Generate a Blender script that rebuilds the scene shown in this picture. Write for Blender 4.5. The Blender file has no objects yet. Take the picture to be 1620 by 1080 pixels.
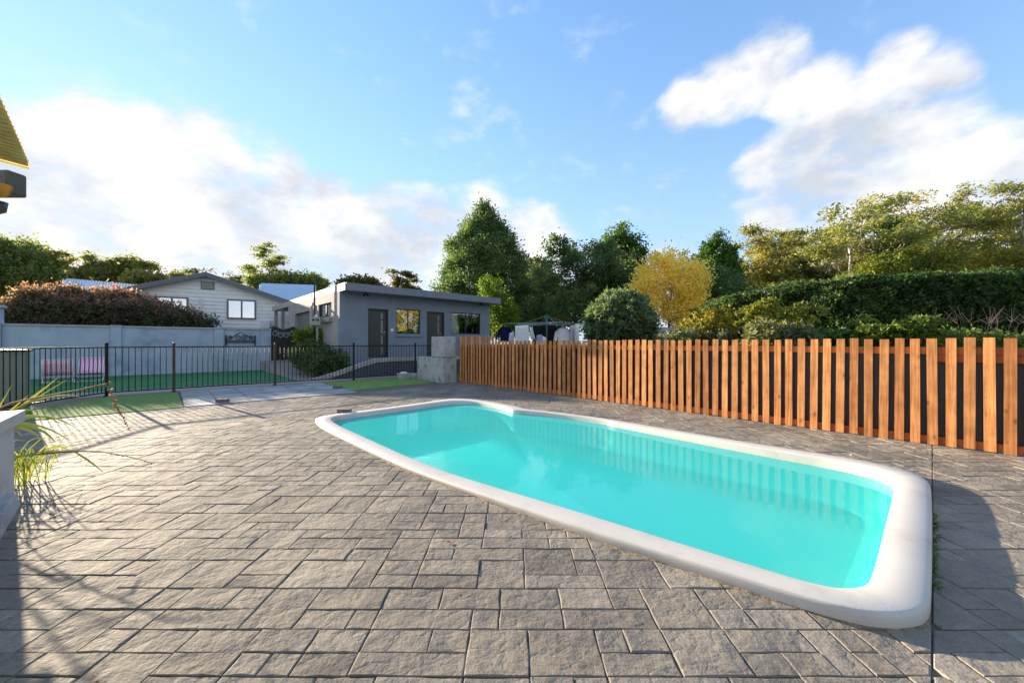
import bpy, bmesh, math, random
import numpy as np
from mathutils import Vector, Matrix
R = math.radians
scene = bpy.context.scene
COL = scene.collection

# ---------------------------------------------------------------- camera, sky, sun, exposure
FPX, HEYE, HORY, CPX = 604.0, 1.30, 542.0, 810.0          # focal length in photo pixels, eye height, horizon row, centre column
cam_d = bpy.data.cameras.new('camera')
cam_d.sensor_width = 36.0
cam_d.lens = FPX / 1620.0 * 36.0
cam_d.shift_y = (HORY - 540.0) / 1620.0
cam_d.clip_start = 0.05
cam_d.clip_end = 3000.0
cam = bpy.data.objects.new('camera', cam_d)
COL.objects.link(cam)
cam.location = (0, 0, HEYE)
cam.rotation_euler = (R(90), 0, 0)
scene.camera = cam

SUN_AZ = 53.2        # degrees to the left of the view direction
SUN_EL = 12.5
sd = Vector((-math.sin(R(SUN_AZ)) * math.cos(R(SUN_EL)), math.cos(R(SUN_AZ)) * math.cos(R(SUN_EL)), math.sin(R(SUN_EL))))
sun_d = bpy.data.lights.new('sun', 'SUN')
sun_d.energy = 4.0
sun_d.angle = R(0.6)
sun_d.color = (1.0, 0.83, 0.62)
sun = bpy.data.objects.new('sun', sun_d)
COL.objects.link(sun)
sun.rotation_euler = (-sd).to_track_quat('-Z', 'Y').to_euler()

def px_dir(px, py):
    return Vector(((px - CPX) / FPX, 1.0, (HORY - py) / FPX)).normalized()

world = bpy.data.worlds.new('World')
scene.world = world
world.use_nodes = True
wn, wl = world.node_tree.nodes, world.node_tree.links
wn.clear()
def wnode(t, **kw):
    n = wn.new(t)
    for k, v in kw.items(): setattr(n, k, v)
    return n
w_out = wnode('ShaderNodeOutputWorld')
w_bg = wnode('ShaderNodeBackground')
SKY_STRENGTH = 0.15
w_bg.inputs['Strength'].default_value = SKY_STRENGTH
sky = wnode('ShaderNodeTexSky', sky_type='NISHITA')
sky.sun_disc = False
sky.sun_elevation = R(SUN_EL)
sky.sun_rotation = R(-SUN_AZ)
sky.altitude = 700.0
sky.air_density = 1.0
sky.dust_density = 0.15
sky.ozone_density = 2.0
w_tc = wnode('ShaderNodeTexCoord')
# cloud edges are broken up by two scales of noise
w_n1 = wnode('ShaderNodeTexNoise'); w_n1.inputs['Scale'].default_value = 5.0; w_n1.inputs['Detail'].default_value = 7.0; w_n1.inputs['Roughness'].default_value = 0.58
w_n2 = wnode('ShaderNodeTexNoise'); w_n2.inputs['Scale'].default_value = 16.0; w_n2.inputs['Detail'].default_value = 5.0
w_map = wnode('ShaderNodeMapping'); w_map.inputs['Scale'].default_value = (1.0, 1.0, 1.7)
wl.new(w_tc.outputs['Generated'], w_map.inputs['Vector'])
wl.new(w_map.outputs['Vector'], w_n1.inputs['Vector'])
wl.new(w_map.outputs['Vector'], w_n2.inputs['Vector'])
def wmath(op, a, b=None, c=None, clamp=False):
    n = wnode('ShaderNodeMath', operation=op); n.use_clamp = clamp
    for i, x in enumerate((a, b, c)):
        if x is None: continue
        if isinstance(x, (int, float)): n.inputs[i].default_value = x
        else: wl.new(x, n.inputs[i])
    return n.outputs[0]
# (photo column, row, radius) of each billow of the cloud banks
BILLOWS = [(-90, 340, 200), (60, 300, 135), (170, 270, 115), (280, 290, 110), (350, 330, 120), (440, 345, 95), (455, 285, 42), (250, 205, 42), (330, 240, 60), (150, 205, 55),
           (50, 215, 55), (560, 385, 85), (650, 385, 75), (740, 400, 75), (850, 410, 65), (230, 390, 130), (60, 420, 130), (400, 420, 110), (600, 450, 90), (950, 450, 60), (1060, 450, 60), (680, 350, 45), (760, 355, 50), (840, 365, 40), (520, 330, 60), (600, 345, 55),
           (1090, 165, 42), (1145, 140, 52), (1205, 115, 58), (1250, 150, 42), (1300, 145, 48), (1320, 200, 62), (1380, 180, 70), (1425, 95, 44), (1480, 115, 44), (1515, 125, 30), (1330, 235, 95), (1425, 205, 85), (1270, 235, 55), (1500, 300, 80),
           (1220, 265, 50), (1290, 280, 75), (1380, 270, 90), (1460, 260, 70), (1550, 270, 75), (1640, 250, 80), (1720, 260, 110), (1230, 330, 55), (1350, 350, 90), (1500, 350, 90), (1640, 360, 110)]
dens = None
rb = random.Random(5)
dirs = []
for px, py, r in BILLOWS:
    d = px_dir(px, py)
    ang = 0.5 * (d.angle(px_dir(px + r, py)) + d.angle(px_dir(px, py - r)))
    dirs.append((d, ang))
for k in range(56):                                            # cumulus goes on round the unseen sky, extra billows added to lift the shade
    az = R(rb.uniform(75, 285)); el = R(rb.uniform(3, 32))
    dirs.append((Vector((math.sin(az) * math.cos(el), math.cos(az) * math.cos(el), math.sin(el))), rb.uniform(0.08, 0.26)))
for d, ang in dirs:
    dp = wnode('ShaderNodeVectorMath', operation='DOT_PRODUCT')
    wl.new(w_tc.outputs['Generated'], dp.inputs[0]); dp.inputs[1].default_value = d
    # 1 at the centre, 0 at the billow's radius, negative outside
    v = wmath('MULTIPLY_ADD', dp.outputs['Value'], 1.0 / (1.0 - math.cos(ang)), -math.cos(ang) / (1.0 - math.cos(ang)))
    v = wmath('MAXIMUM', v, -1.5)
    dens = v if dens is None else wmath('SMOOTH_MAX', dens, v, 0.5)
nz1 = wmath('MULTIPLY_ADD', w_n1.outputs['Fac'], 3.4, -1.6)
nz2 = wmath('MULTIPLY_ADD', w_n2.outputs['Fac'], 2.4, -1.2)
dens = wmath('ADD', wmath('ADD', dens, nz1), nz2)
w_mr = wnode('ShaderNodeMapRange', interpolation_type='SMOOTHSTEP')
w_mr.inputs['From Min'].default_value = -0.75; w_mr.inputs['From Max'].default_value = 1.15
wl.new(dens, w_mr.inputs['Value'])
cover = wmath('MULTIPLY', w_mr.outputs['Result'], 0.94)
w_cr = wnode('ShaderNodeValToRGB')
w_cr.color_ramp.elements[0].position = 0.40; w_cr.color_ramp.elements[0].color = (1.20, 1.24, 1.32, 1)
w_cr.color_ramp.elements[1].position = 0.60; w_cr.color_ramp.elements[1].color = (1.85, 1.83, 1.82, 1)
wl.new(w_n1.outputs['Fac'], w_cr.inputs['Fac'])
w_mix = wnode('ShaderNodeMix', data_type='RGBA')
wl.new(cover, w_mix.inputs['Factor'])
w_tint = wnode('ShaderNodeMix', data_type='RGBA', blend_type='MULTIPLY')
w_tint.inputs['Factor'].default_value = 1.0
w_tint.inputs['B'].default_value = (0.86, 0.99, 1.09, 1)
# the bright patch round the sun is compressed as the photograph's wide exposure range does
w_k = wnode('ShaderNodeVectorMath', operation='MULTIPLY_ADD'); wl.new(sky.outputs['Color'], w_k.inputs[0]); w_k.inputs[1].default_value = (0.42, 0.30, 0.20); w_k.inputs[2].default_value = (1, 1, 1)
w_dv = wnode('ShaderNodeVectorMath', operation='DIVIDE'); wl.new(sky.outputs['Color'], w_dv.inputs[0]); wl.new(w_k.outputs[0], w_dv.inputs[1])
wl.new(w_dv.outputs[0], w_tint.inputs['A'])
# pale haze low over the horizon, the same all the way round
w_sep = wnode('ShaderNodeSeparateXYZ'); wl.new(w_tc.outputs['Generated'], w_sep.inputs[0])
hz = wmath('POWER', wmath('SUBTRACT', 1.0, wmath('MAXIMUM', w_sep.outputs['Z'], 0.0)), 3.6)
w_hz = wnode('ShaderNodeMix', data_type='RGBA')
wl.new(wmath('MULTIPLY', hz, 0.92), w_hz.inputs['Factor'])
wl.new(w_tint.outputs['Result'], w_hz.inputs['A'])
w_hz.inputs['B'].default_value = (1.06, 1.28, 1.47, 1)
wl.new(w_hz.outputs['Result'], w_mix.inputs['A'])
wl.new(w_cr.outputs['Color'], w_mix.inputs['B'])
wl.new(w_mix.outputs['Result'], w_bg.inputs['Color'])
wl.new(w_bg.outputs['Background'], w_out.inputs['Surface'])

vs = scene.view_settings
vs.view_transform = 'Standard'; vs.look = 'None'; vs.gamma = 1.0; vs.exposure = 2.0
try: vs.use_curve_mapping = False
except Exception: pass
scene.render.engine = 'CYCLES'
cy = scene.cycles
cy.use_denoising = True
cy.max_bounces = 10; cy.transparent_max_bounces = 12; cy.diffuse_bounces = 4; cy.glossy_bounces = 4; cy.transmission_bounces = 8
cy.sample_clamp_indirect = 6.0

# ---------------------------------------------------------------- frames and helpers
UX, UY, VX, VY = 0.7402, 0.6724, -0.6724, 0.7402           # the axes of pool, fences and garage (u: right-back, v: left-back)
ANG_U = math.atan2(UY, UX)
def W(u, v, z=0.0): return Vector((u * UX + v * VX, u * UY + v * VY, z))
def at(px, py, Y): return Vector(((px - CPX) / FPX * Y, Y, HEYE + (HORY - py) / FPX * Y))
def gp(px, py, z=0.0):
    Y = FPX * (HEYE - z) / (py - HORY)
    return Vector(((px - CPX) / FPX * Y, Y, z))
def uv_of(p): return p.x * UX + p.y * UY, p.x * VX + p.y * VY
def u_on_v(px, v):
    r = (px - CPX) / FPX
    return (-VX * v + r * VY * v) / (UX - r * UY)
def v_on_u(px, u):
    r = (px - CPX) / FPX
    return (u * UX - r * UY * u) / (-VX + r * VY)

class MB:
    def __init__(s): s.v = []; s.f = []
    def add(s, vs, fs):
        o = len(s.v); s.v += [Vector(p) for p in vs]; s.f += [tuple(i + o for i in f) for f in fs]; return s
    def hexa(s, b, t):                                           # 4 bottom, 4 top corners (counter-clockwise from above)
        return s.add(list(b) + list(t), [(3, 2, 1, 0), (4, 5, 6, 7), (0, 1, 5, 4), (1, 2, 6, 5), (2, 3, 7, 6), (3, 0, 4, 7)])
    def uvbox(s, u0, u1, v0, v1, z0, z1):
        return s.hexa([W(u0, v0, z0), W(u1, v0, z0), W(u1, v1, z0), W(u0, v1, z0)], [W(u0, v0, z1), W(u1, v0, z1), W(u1, v1, z1), W(u0, v1, z1)])
    def box(s, x0, x1, y0, y1, z0, z1):
        return s.hexa([(x0, y0, z0), (x1, y0, z0), (x1, y1, z0), (x0, y1, z0)], [(x0, y0, z1), (x1, y0, z1), (x1, y1, z1), (x0, y1, z1)])
    def tube(s, pts, r, n=6, cap=True):
        pts = [Vector(p) for p in pts]
        rs = r if isinstance(r, (list, tuple)) else [r] * len(pts)
        o = len(s.v)
        for i, p in enumerate(pts):
            t = (pts[min(i + 1, len(pts) - 1)] - pts[max(i - 1, 0)]).normalized()
            a = Vector((0, 0, 1)) if abs(t.z) < 0.9 else Vector((1, 0, 0))
            x = t.cross(a).normalized(); y = t.cross(x)
            for k in range(n):
                th = 2 * math.pi * k / n
                s.v.append(p + (x * math.cos(th) + y * math.sin(th)) * rs[i])
        for i in range(len(pts) - 1):
            for k in range(n):
                a0 = o + i * n + k; a1 = o + i * n + (k + 1) % n
                s.f.append((a0, a0 + n, a1 + n, a1))
        if cap:
            s.f.append(tuple(o + k for k in range(n))); s.f.append(tuple(o + (len(pts) - 1) * n + n - 1 - k for k in range(n)))
        return s
    def rings(s, rings, closed=True, cap0=False, cap1=False):    # loft between point rings of equal length
        o = len(s.v); n = len(rings[0])
        for rg in rings: s.v += [Vector(p) for p in rg]
        for i in range(len(rings) - 1):
            for k in range(n if closed else n - 1):
                k2 = (k + 1) % n
                s.f.append((o + i * n + k, o + i * n + k2, o + (i + 1) * n + k2, o + (i + 1) * n + k))
        if cap0: s.f.append(tuple(o + n - 1 - k for k in range(n)))
        if cap1: s.f.append(tuple(o + (len(rings) - 1) * n + k for k in range(n)))
        return s
    def mesh(s, name, origin=Vector((0, 0, 0)), smooth=False):
        me = bpy.data.meshes.new(name)
        me.from_pydata([tuple(p - origin) for p in s.v], [], s.f)
        me.update()
        if smooth:
            me.polygons.foreach_set('use_smooth', [True] * len(me.polygons))
        return me
    def build(s, name, mat, parent=None, origin=None, smooth=False, bevel=0.0):
        org = Vector(origin) if origin is not None else (root_loc(parent) if parent else Vector((0, 0, 0)))
        me = s.mesh(name, org, smooth)
        o = link(name, me, mat, parent)
        o.location = org - (root_loc(parent) if parent else Vector((0, 0, 0)))
        if bevel:
            md = o.modifiers.new('bevel', 'BEVEL'); md.width = bevel; md.segments = 2; md.limit_method = 'ANGLE'
        return o

def root_loc(o):
    p = Vector((0, 0, 0))
    while o is not None:
        p = p + Vector(o.location); o = o.parent
    return p
def link(name, me, mat, parent=None):
    o = bpy.data.objects.new(name, me)
    if mat is not None and me is not None and len(me.materials) == 0: me.materials.append(mat)
    o.parent = parent
    COL.objects.link(o)
    return o
def tag(o, label, cat, group=None, kind=None):
    o['label'] = label; o['category'] = cat
    if group: o['group'] = group
    if kind: o['kind'] = kind
    return o
def struct(o): o['kind'] = 'structure'; return o
def thing(name, loc, label, cat, group=None):
    o = bpy.data.objects.new(name, None); o.location = loc; o.empty_display_size = 0.1
    COL.objects.link(o)
    return tag(o, label, cat, group)
def np_mesh(name, verts, quads, attr=None, smooth=False):
    me = bpy.data.meshes.new(name)
    n = len(verts); m, k = quads.shape
    me.vertices.add(n); me.vertices.foreach_set('co', np.asarray(verts, np.float32).ravel())
    me.loops.add(m * k); me.loops.foreach_set('vertex_index', np.asarray(quads, np.int32).ravel())
    me.polygons.add(m); me.polygons.foreach_set('loop_start', np.arange(0, m * k, k, dtype=np.int32))
    me.polygons.foreach_set('loop_total', np.full(m, k, np.int32))
    if attr is not None:
        a = me.attributes.new('tint', 'FLOAT', 'POINT'); a.data.foreach_set('value', np.asarray(attr, np.float32))
    me.update(calc_edges=True)
    return me

# ---------------------------------------------------------------- materials
def new_mat(name):
    m = bpy.data.materials.new(name); m.use_nodes = True
    nt = m.node_tree; b = nt.nodes['Principled BSDF']
    return m, nt, b
def nd(nt, t, **kw):
    n = nt.nodes.new(t)
    for k, v in kw.items(): setattr(n, k, v)
    return n
def ramp(nt, fac, stops):
    r = nd(nt, 'ShaderNodeValToRGB'); e = r.color_ramp.elements
    while len(e) < len(stops): e.new(0.5)
    for i, (p, c) in enumerate(stops): e[i].position = p; e[i].color = (*c, 1)
    nt.links.new(fac, r.inputs['Fac']); return r.outputs['Color']
def noise(nt, vec, scale, detail=4, rough=0.55):
    n = nd(nt, 'ShaderNodeTexNoise'); n.inputs['Scale'].default_value = scale; n.inputs['Detail'].default_value = detail; n.inputs['Roughness'].default_value = rough
    if vec is not None: nt.links.new(vec, n.inputs['Vector'])
    return n.outputs['Fac']
def mixc(nt, fac, a, b, mode='MIX'):
    n = nd(nt, 'ShaderNodeMix', data_type='RGBA', blend_type=mode)
    for s, x in (('Factor', fac), ('A', a), ('B', b)):
        if isinstance(x, (int, float)): n.inputs[s].default_value = x
        elif isinstance(x, tuple): n.inputs[s].default_value = (*x, 1)
        else: nt.links.new(x, n.inputs[s])
    return n.outputs['Result']
def mth(nt, op, a, b=None, clamp=False):
    n = nd(nt, 'ShaderNodeMath', operation=op); n.use_clamp = clamp
    for i, x in enumerate((a, b)):
        if x is None: continue
        if isinstance(x, (int, float)): n.inputs[i].default_value = x
        else: nt.links.new(x, n.inputs[i])
    return n.outputs[0]
def bump(nt, b, height, strength, dist=0.01):
    n = nd(nt, 'ShaderNodeBump'); n.inputs['Strength'].default_value = strength; n.inputs['Distance'].default_value = dist
    nt.links.new(height, n.inputs['Height']); nt.links.new(n.outputs['Normal'], b.inputs['Normal'])
def plain(name, c, rough=0.6, var=0.15, scale=3.0, metallic=0.0, bscale=0, bstr=0.2, bdist=0.004, spec=0.5, dirt=None):
    m, nt, b = new_mat(name)
    pos = nd(nt, 'ShaderNodeNewGeometry').outputs['Position']
    f = noise(nt, pos, scale, 5)
    col = ramp(nt, f, [(0.3, tuple(x * (1 - var) for x in c)), (0.7, tuple(min(1, x * (1 + var)) for x in c))])
    if dirt is not None:
        dc, lo, hi, ds = dirt
        col = mixc(nt, ramp(nt, noise(nt, pos, ds, 6, 0.65), [(lo, (0, 0, 0)), (hi, (1, 1, 1))]), col, dc)
    nt.links.new(col, b.inputs['Base Color'])
    b.inputs['Roughness'].default_value = rough; b.inputs['Metallic'].default_value = metallic
    b.inputs['Specular IOR Level'].default_value = spec
    if bscale: bump(nt, b, noise(nt, pos, bscale, 5), bstr, bdist)
    return m

def stone_mat():
    m, nt, b = new_mat('stamped_concrete')
    pos = nd(nt, 'ShaderNodeNewGeometry').outputs['Position']
    at_ = nd(nt, 'ShaderNodeAttribute', attribute_name='tint').outputs['Fac']
    base = ramp(nt, at_, [(0.0, (0.190, 0.170, 0.142)), (0.55, (0.25, 0.224, 0.184)), (1.0, (0.315, 0.282, 0.232))])
    big = ramp(nt, noise(nt, pos, 1.1, 4), [(0.32, (0.70, 0.71, 0.74)), (0.68, (1.18, 1.16, 1.12))])
    fine = ramp(nt, noise(nt, pos, 26, 6, 0.7), [(0.3, (0.80, 0.80, 0.80)), (0.7, (1.15, 1.15, 1.15))])
    col = mixc(nt, 1.0, mixc(nt, 1.0, base, big, 'MULTIPLY'), fine, 'MULTIPLY')
    grain = ramp(nt, noise(nt, pos, 190, 2, 0.5), [(0.35, (0.80, 0.80, 0.80)), (0.65, (1.18, 1.18, 1.18))])
    col = mixc(nt, 1.0, col, grain, 'MULTIPLY')
    nt.links.new(col, b.inputs['Base Color'])
    b.inputs['Roughness'].default_value = 0.8
    b.inputs['Specular IOR Level'].default_value = 0.12
    # cleft slate relief: broad swells, sharp ridges, grain
    vadd = nd(nt, 'ShaderNodeVectorMath', operation='MULTIPLY_ADD')
    comb = nd(nt, 'ShaderNodeCombineXYZ'); nt.links.new(at_, comb.inputs['X']); nt.links.new(at_, comb.inputs['Z'])
    nt.links.new(comb.outputs[0], vadd.inputs[0]); vadd.inputs[1].default_value = (37, 11, 19); nt.links.new(pos, vadd.inputs[2])
    p2 = vadd.outputs[0]
    n1 = noise(nt, p2, 3.4, 5, 0.55)
    n2 = noise(nt, p2, 7.0, 3, 0.5)
    ridge = mth(nt, 'ABSOLUTE', mth(nt, 'SUBTRACT', n2, 0.5))
    step = mth(nt, 'SMOOTH_MIN', mth(nt, 'MULTIPLY', ridge, 5.0), 0.30)
    n3 = noise(nt, pos, 75, 4, 0.65)
    h = mth(nt, 'ADD', mth(nt, 'MULTIPLY', n1, 2.3), mth(nt, 'MULTIPLY', step, 0.45))
    h = mth(nt, 'ADD', h, mth(nt, 'MULTIPLY', n3, 0.16))
    bump(nt, b, h, 0.8, 0.017)
    return m

def wood_mat(name, c0, c1, knots=(0.10, 0.035, 0.012)):
    m, nt, b = new_mat(name)
    tc = nd(nt, 'ShaderNodeTexCoord').outputs['Object']
    oi = nd(nt, 'ShaderNodeObjectInfo').outputs['Random']
    cb = nd(nt, 'ShaderNodeCombineXYZ'); nt.links.new(mth(nt, 'MULTIPLY', oi, 40.0), cb.inputs['X']); nt.links.new(mth(nt, 'MULTIPLY', oi, 97.0), cb.inputs['Z'])
    ad = nd(nt, 'ShaderNodeVectorMath', operation='ADD'); nt.links.new(tc, ad.inputs[0]); nt.links.new(cb.outputs[0], ad.inputs[1])
    mp = nd(nt, 'ShaderNodeMapping'); mp.inputs['Scale'].default_value = (38, 38, 1.6); nt.links.new(ad.outputs[0], mp.inputs['Vector'])
    grain = noise(nt, mp.outputs[0], 1.0, 5, 0.6)
    mp2 = nd(nt, 'ShaderNodeMapping'); mp2.inputs['Scale'].default_value = (8, 8, 4.2); nt.links.new(ad.outputs[0], mp2.inputs['Vector'])
    vo = nd(nt, 'ShaderNodeTexVoronoi'); vo.inputs['Scale'].default_value = 1.0; nt.links.new(mp2.outputs[0], vo.inputs['Vector'])
    kn = ramp(nt, vo.outputs['Distance'], [(0.03, (1, 1, 1)), (0.19, (0, 0, 0))])
    col = ramp(nt, grain, [(0.34, c0), (0.64, c1)])
    hue = ramp(nt, oi, [(0.0, (0.68, 0.64, 0.62)), (0.5, (1.0, 1.0, 1.0)), (1.0, (1.25, 1.28, 1.3))])
    col = mixc(nt, 1.0, col, hue, 'MULTIPLY')
    blot = ramp(nt, noise(nt, ad.outputs[0], 5.0, 4), [(0.3, (0.78, 0.74, 0.72)), (0.65, (1.12, 1.12, 1.12))])
    col = mixc(nt, 1.0, col, blot, 'MULTIPLY')
    col = mixc(nt, mth(nt, 'MULTIPLY', kn, 0.75), col, knots)
    nt.links.new(col, b.inputs['Base Color'])
    b.inputs['Roughness'].default_value = 0.7
    b.inputs['Specular IOR Level'].default_value = 0.25
    bump(nt, b, grain, 0.35, 0.003)
    return m

def leaf_mat(name, dark, mid, light, trans=0.35, nscale=1.2, rough=0.55):
    m, nt, b = new_mat(name)
    pos = nd(nt, 'ShaderNodeNewGeometry').outputs['Position']
    at_ = nd(nt, 'ShaderNodeAttribute', attribute_name='tint').outputs['Fac']
    f = mth(nt, 'ADD', mth(nt, 'MULTIPLY', at_, 0.6), mth(nt, 'MULTIPLY', noise(nt, pos, nscale, 3), 0.4))
    col = ramp(nt, f, [(0.22, dark), (0.5, mid), (0.8, light)])
    oi = nd(nt, 'ShaderNodeObjectInfo').outputs['Random']
    col = mixc(nt, 1.0, col, ramp(nt, oi, [(0.0, (0.78, 0.98, 0.95)), (0.5, (1.0, 1.0, 1.0)), (1.0, (1.12, 1.0, 0.85))]), 'MULTIPLY')
    nt.links.new(col, b.inputs['Base Color'])
    b.inputs['Roughness'].default_value = rough
    b.inputs['Specular IOR Level'].default_value = 0.3
    tr = nd(nt, 'ShaderNodeBsdfTranslucent')
    nt.links.new(mixc(nt, 1.0, col, (1.25, 1.2, 0.7), 'MULTIPLY'), tr.inputs['Color'])
    mx = nd(nt, 'ShaderNodeMixShader'); mx.inputs['Fac'].default_value = trans
    out = nt.nodes['Material Output']
    nt.links.new(b.outputs[0], mx.inputs[1]); nt.links.new(tr.outputs[0], mx.inputs[2]); nt.links.new(mx.outputs[0], out.inputs['Surface'])
    return m

def render_wall_mat(name, c, stain=(0.1, 0.12, 0.15), lo=0.5, hi=0.75, rough=0.85):
    return plain(name, c, rough, 0.10, 1.4, bscale=60, bstr=0.35, bdist=0.004, spec=0.25, dirt=(stain, lo, hi, 1.7))

M = {}
M['stone'] = stone_mat()
M['grout'] = plain('grout', (0.13, 0.118, 0.10), 0.9, 0.2, 20)
M['ground'] = plain('soil', (0.10, 0.095, 0.045), 0.95, 0.35, 1.5, bscale=30, bstr=0.5, bdist=0.02, dirt=((0.06, 0.10, 0.025), 0.45, 0.6, 0.6))
M['coping'] = plain('gelcoat_coping', (0.55, 0.53, 0.485), 0.6, 0.05, 2.5, bscale=200, bstr=0.7, bdist=0.003, dirt=((0.40, 0.37, 0.31), 0.56, 0.80, 2.2))
M['shell'] = plain('turquoise_gelcoat', (0.07, 0.80, 0.77), 0.5, 0.05, 1.2)
M['picket'] = wood_mat('stained_pine', (0.38, 0.145, 0.046), (0.68, 0.315, 0.115))
M['rail'] = wood_mat('stained_rail', (0.28, 0.085, 0.026), (0.44, 0.145, 0.045))
M['screen'] = plain('dark_sheet', (0.022, 0.024, 0.03), 0.5, 0.2, 2.0)
M['black'] = plain('black_powder_coat', (0.018, 0.016, 0.013), 0.6, 0.2, 8.0, spec=0.2)
M['bronze'] = plain('worn_bronze_coat', (0.05, 0.036, 0.02), 0.35, 0.3, 8.0)
M['concrete'] = plain('weathered_concrete', (0.40, 0.41, 0.41), 0.85, 0.10, 2.2, bscale=40, bstr=0.4, bdist=0.005, spec=0.25, dirt=((0.20, 0.21, 0.22), 0.52, 0.70, 4.5))
M['pale_concrete'] = plain('pale_concrete', (0.43, 0.41, 0.38), 0.9, 0.15, 4.0, bscale=50, bstr=0.4, bdist=0.004, dirt=((0.22, 0.20, 0.18), 0.5, 0.75, 6.0))
M['pinkish'] = plain('pinkish_concrete', (0.33, 0.28, 0.25), 0.9, 0.18, 3.0, bscale=45, bstr=0.4, bdist=0.004, dirt=((0.17, 0.15, 0.14), 0.5, 0.75, 3.0))
M['bluewall'] = render_wall_mat('blue_grey_render', (0.37, 0.46, 0.57), (0.22, 0.31, 0.42), 0.50, 0.72)
M['bluecap'] = plain('capping_stone', (0.38, 0.40, 0.42), 0.85, 0.12, 3.0)
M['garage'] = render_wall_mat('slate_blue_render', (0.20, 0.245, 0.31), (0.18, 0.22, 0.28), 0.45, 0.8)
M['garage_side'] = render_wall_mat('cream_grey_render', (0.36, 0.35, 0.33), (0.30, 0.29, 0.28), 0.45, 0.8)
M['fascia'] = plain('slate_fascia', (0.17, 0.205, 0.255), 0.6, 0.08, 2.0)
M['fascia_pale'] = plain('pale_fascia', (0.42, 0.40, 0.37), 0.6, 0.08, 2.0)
M['soffit'] = plain('soffit_sheet', (0.40, 0.39, 0.36), 0.8, 0.06, 2.0)
M['door'] = plain('charcoal_door', (0.040, 0.043, 0.042), 0.45, 0.06, 3.0)
M['frame'] = plain('dark_frame', (0.020, 0.020, 0.022), 0.45, 0.08, 5.0)
M['frost'] = plain('frosted_glass', (0.20, 0.21, 0.21), 0.3, 0.05, 5.0)
M['chrome'] = plain('brushed_steel', (0.62, 0.62, 0.62), 0.25, 0.05, 9.0, metallic=1.0)
M['board'] = plain('white_weatherboard', (0.78, 0.80, 0.81), 0.65, 0.05, 2.0)
M['housetrim'] = plain('grey_house_trim', (0.135, 0.15, 0.175), 0.6, 0.08, 3.0)
M['metalroof'] = plain('pale_metal_roof', (0.42, 0.50, 0.58), 0.38, 0.06, 1.0, metallic=0.25)
M['white'] = plain('white_paint', (0.74, 0.75, 0.76), 0.55, 0.04, 3.0)
M['curtain'] = plain('curtain_cloth', (0.86, 0.88, 0.90), 0.9, 0.04, 6.0)
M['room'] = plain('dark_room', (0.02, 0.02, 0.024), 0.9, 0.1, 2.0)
M['roller'] = plain('roller_door_steel', (0.17, 0.17, 0.17), 0.5, 0.08, 3.0)
M['turf_bright'] = plain('bright_synthetic_turf', (0.20, 0.30, 0.085), 0.95, 0.22, 9.0, bscale=160, bstr=0.8, bdist=0.01, spec=0.1, dirt=((0.14, 0.22, 0.065), 0.5, 0.72, 2.5))
M['turf_mid'] = plain('worn_synthetic_turf', (0.165, 0.26, 0.085), 0.95, 0.2, 9.0, bscale=160, bstr=0.8, bdist=0.01, spec=0.1)
M['turf_dark'] = plain('deep_green_turf', (0.07, 0.215, 0.085), 0.95, 0.2, 6.0, bscale=140, bstr=0.8, bdist=0.01, spec=0.1, dirt=((0.045, 0.15, 0.06), 0.5, 0.72, 1.5))
M['paver'] = plain('grey_paver', (0.34, 0.35, 0.35), 0.85, 0.16, 3.0, bscale=55, bstr=0.35, bdist=0.004, spec=0.3, dirt=((0.20, 0.20, 0.20), 0.52, 0.75, 2.2))
def vary_by_object(m, lo, hi):
    nt = m.node_tree; b = nt.nodes['Principled BSDF']; src = b.inputs['Base Color'].links[0].from_socket
    oi = nd(nt, 'ShaderNodeObjectInfo').outputs['Random']
    nt.links.new(mixc(nt, 1.0, src, ramp(nt, oi, [(0, (lo, lo, lo)), (1, (hi, hi, hi))]), 'MULTIPLY'), b.inputs['Base Color'])
vary_by_object(M['paver'], 0.72, 1.2)
M['brick'] = plain('old_brick', (0.16, 0.125, 0.11), 0.9, 0.25, 14.0, bscale=60, bstr=0.5)
M['asphalt'] = plain('painted_driveway', (0.075, 0.085, 0.11), 0.85, 0.12, 3.0)
M['panel_green'] = plain('grey_green_sheet', (0.30, 0.34, 0.29), 0.55, 0.06, 2.0)
M['bark'] = plain('bark', (0.085, 0.065, 0.05), 0.9, 0.35, 6.0, bscale=25, bstr=0.6, bdist=0.03)
M['pale_bark'] = plain('pale_gum_bark', (0.40, 0.37, 0.33), 0.8, 0.3, 2.0, dirt=((0.17, 0.13, 0.10), 0.45, 0.65, 1.2))
M['stalk'] = plain('dry_stalk', (0.24, 0.13, 0.05), 0.7, 0.3, 30.0)
M['pod'] = plain('seed_pod', (0.42, 0.19, 0.06), 0.6, 0.4, 60.0)
M['bud'] = plain('red_bud', (0.42, 0.07, 0.035), 0.6, 0.3, 60.0)
M['planter'] = plain('planter_render', (0.50, 0.51, 0.52), 0.85, 0.06, 2.0, bscale=50, bstr=0.3, bdist=0.003, dirt=((0.36, 0.36, 0.36), 0.5, 0.75, 3.0))
M['planter_cap'] = plain('planter_cap', (0.50, 0.50, 0.48), 0.8, 0.06, 4.0, bscale=60, bstr=0.3)
M['sand'] = plain('joint_sand', (0.27, 0.20, 0.12), 0.95, 0.3, 40.0, bscale=90, bstr=0.8, bdist=0.006, dirt=((0.10, 0.085, 0.07), 0.5, 0.62, 14.0))
M['dryleaf'] = plain('dry_leaf', (0.42, 0.16, 0.05), 0.7, 0.3, 60.0)
M['lampbox'] = plain('lamp_housing', (0.085, 0.08, 0.072), 0.5, 0.1, 6.0)
M['line_green'] = plain('green_hoist_paint', (0.03, 0.12, 0.085), 0.45, 0.2, 8.0)
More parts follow.
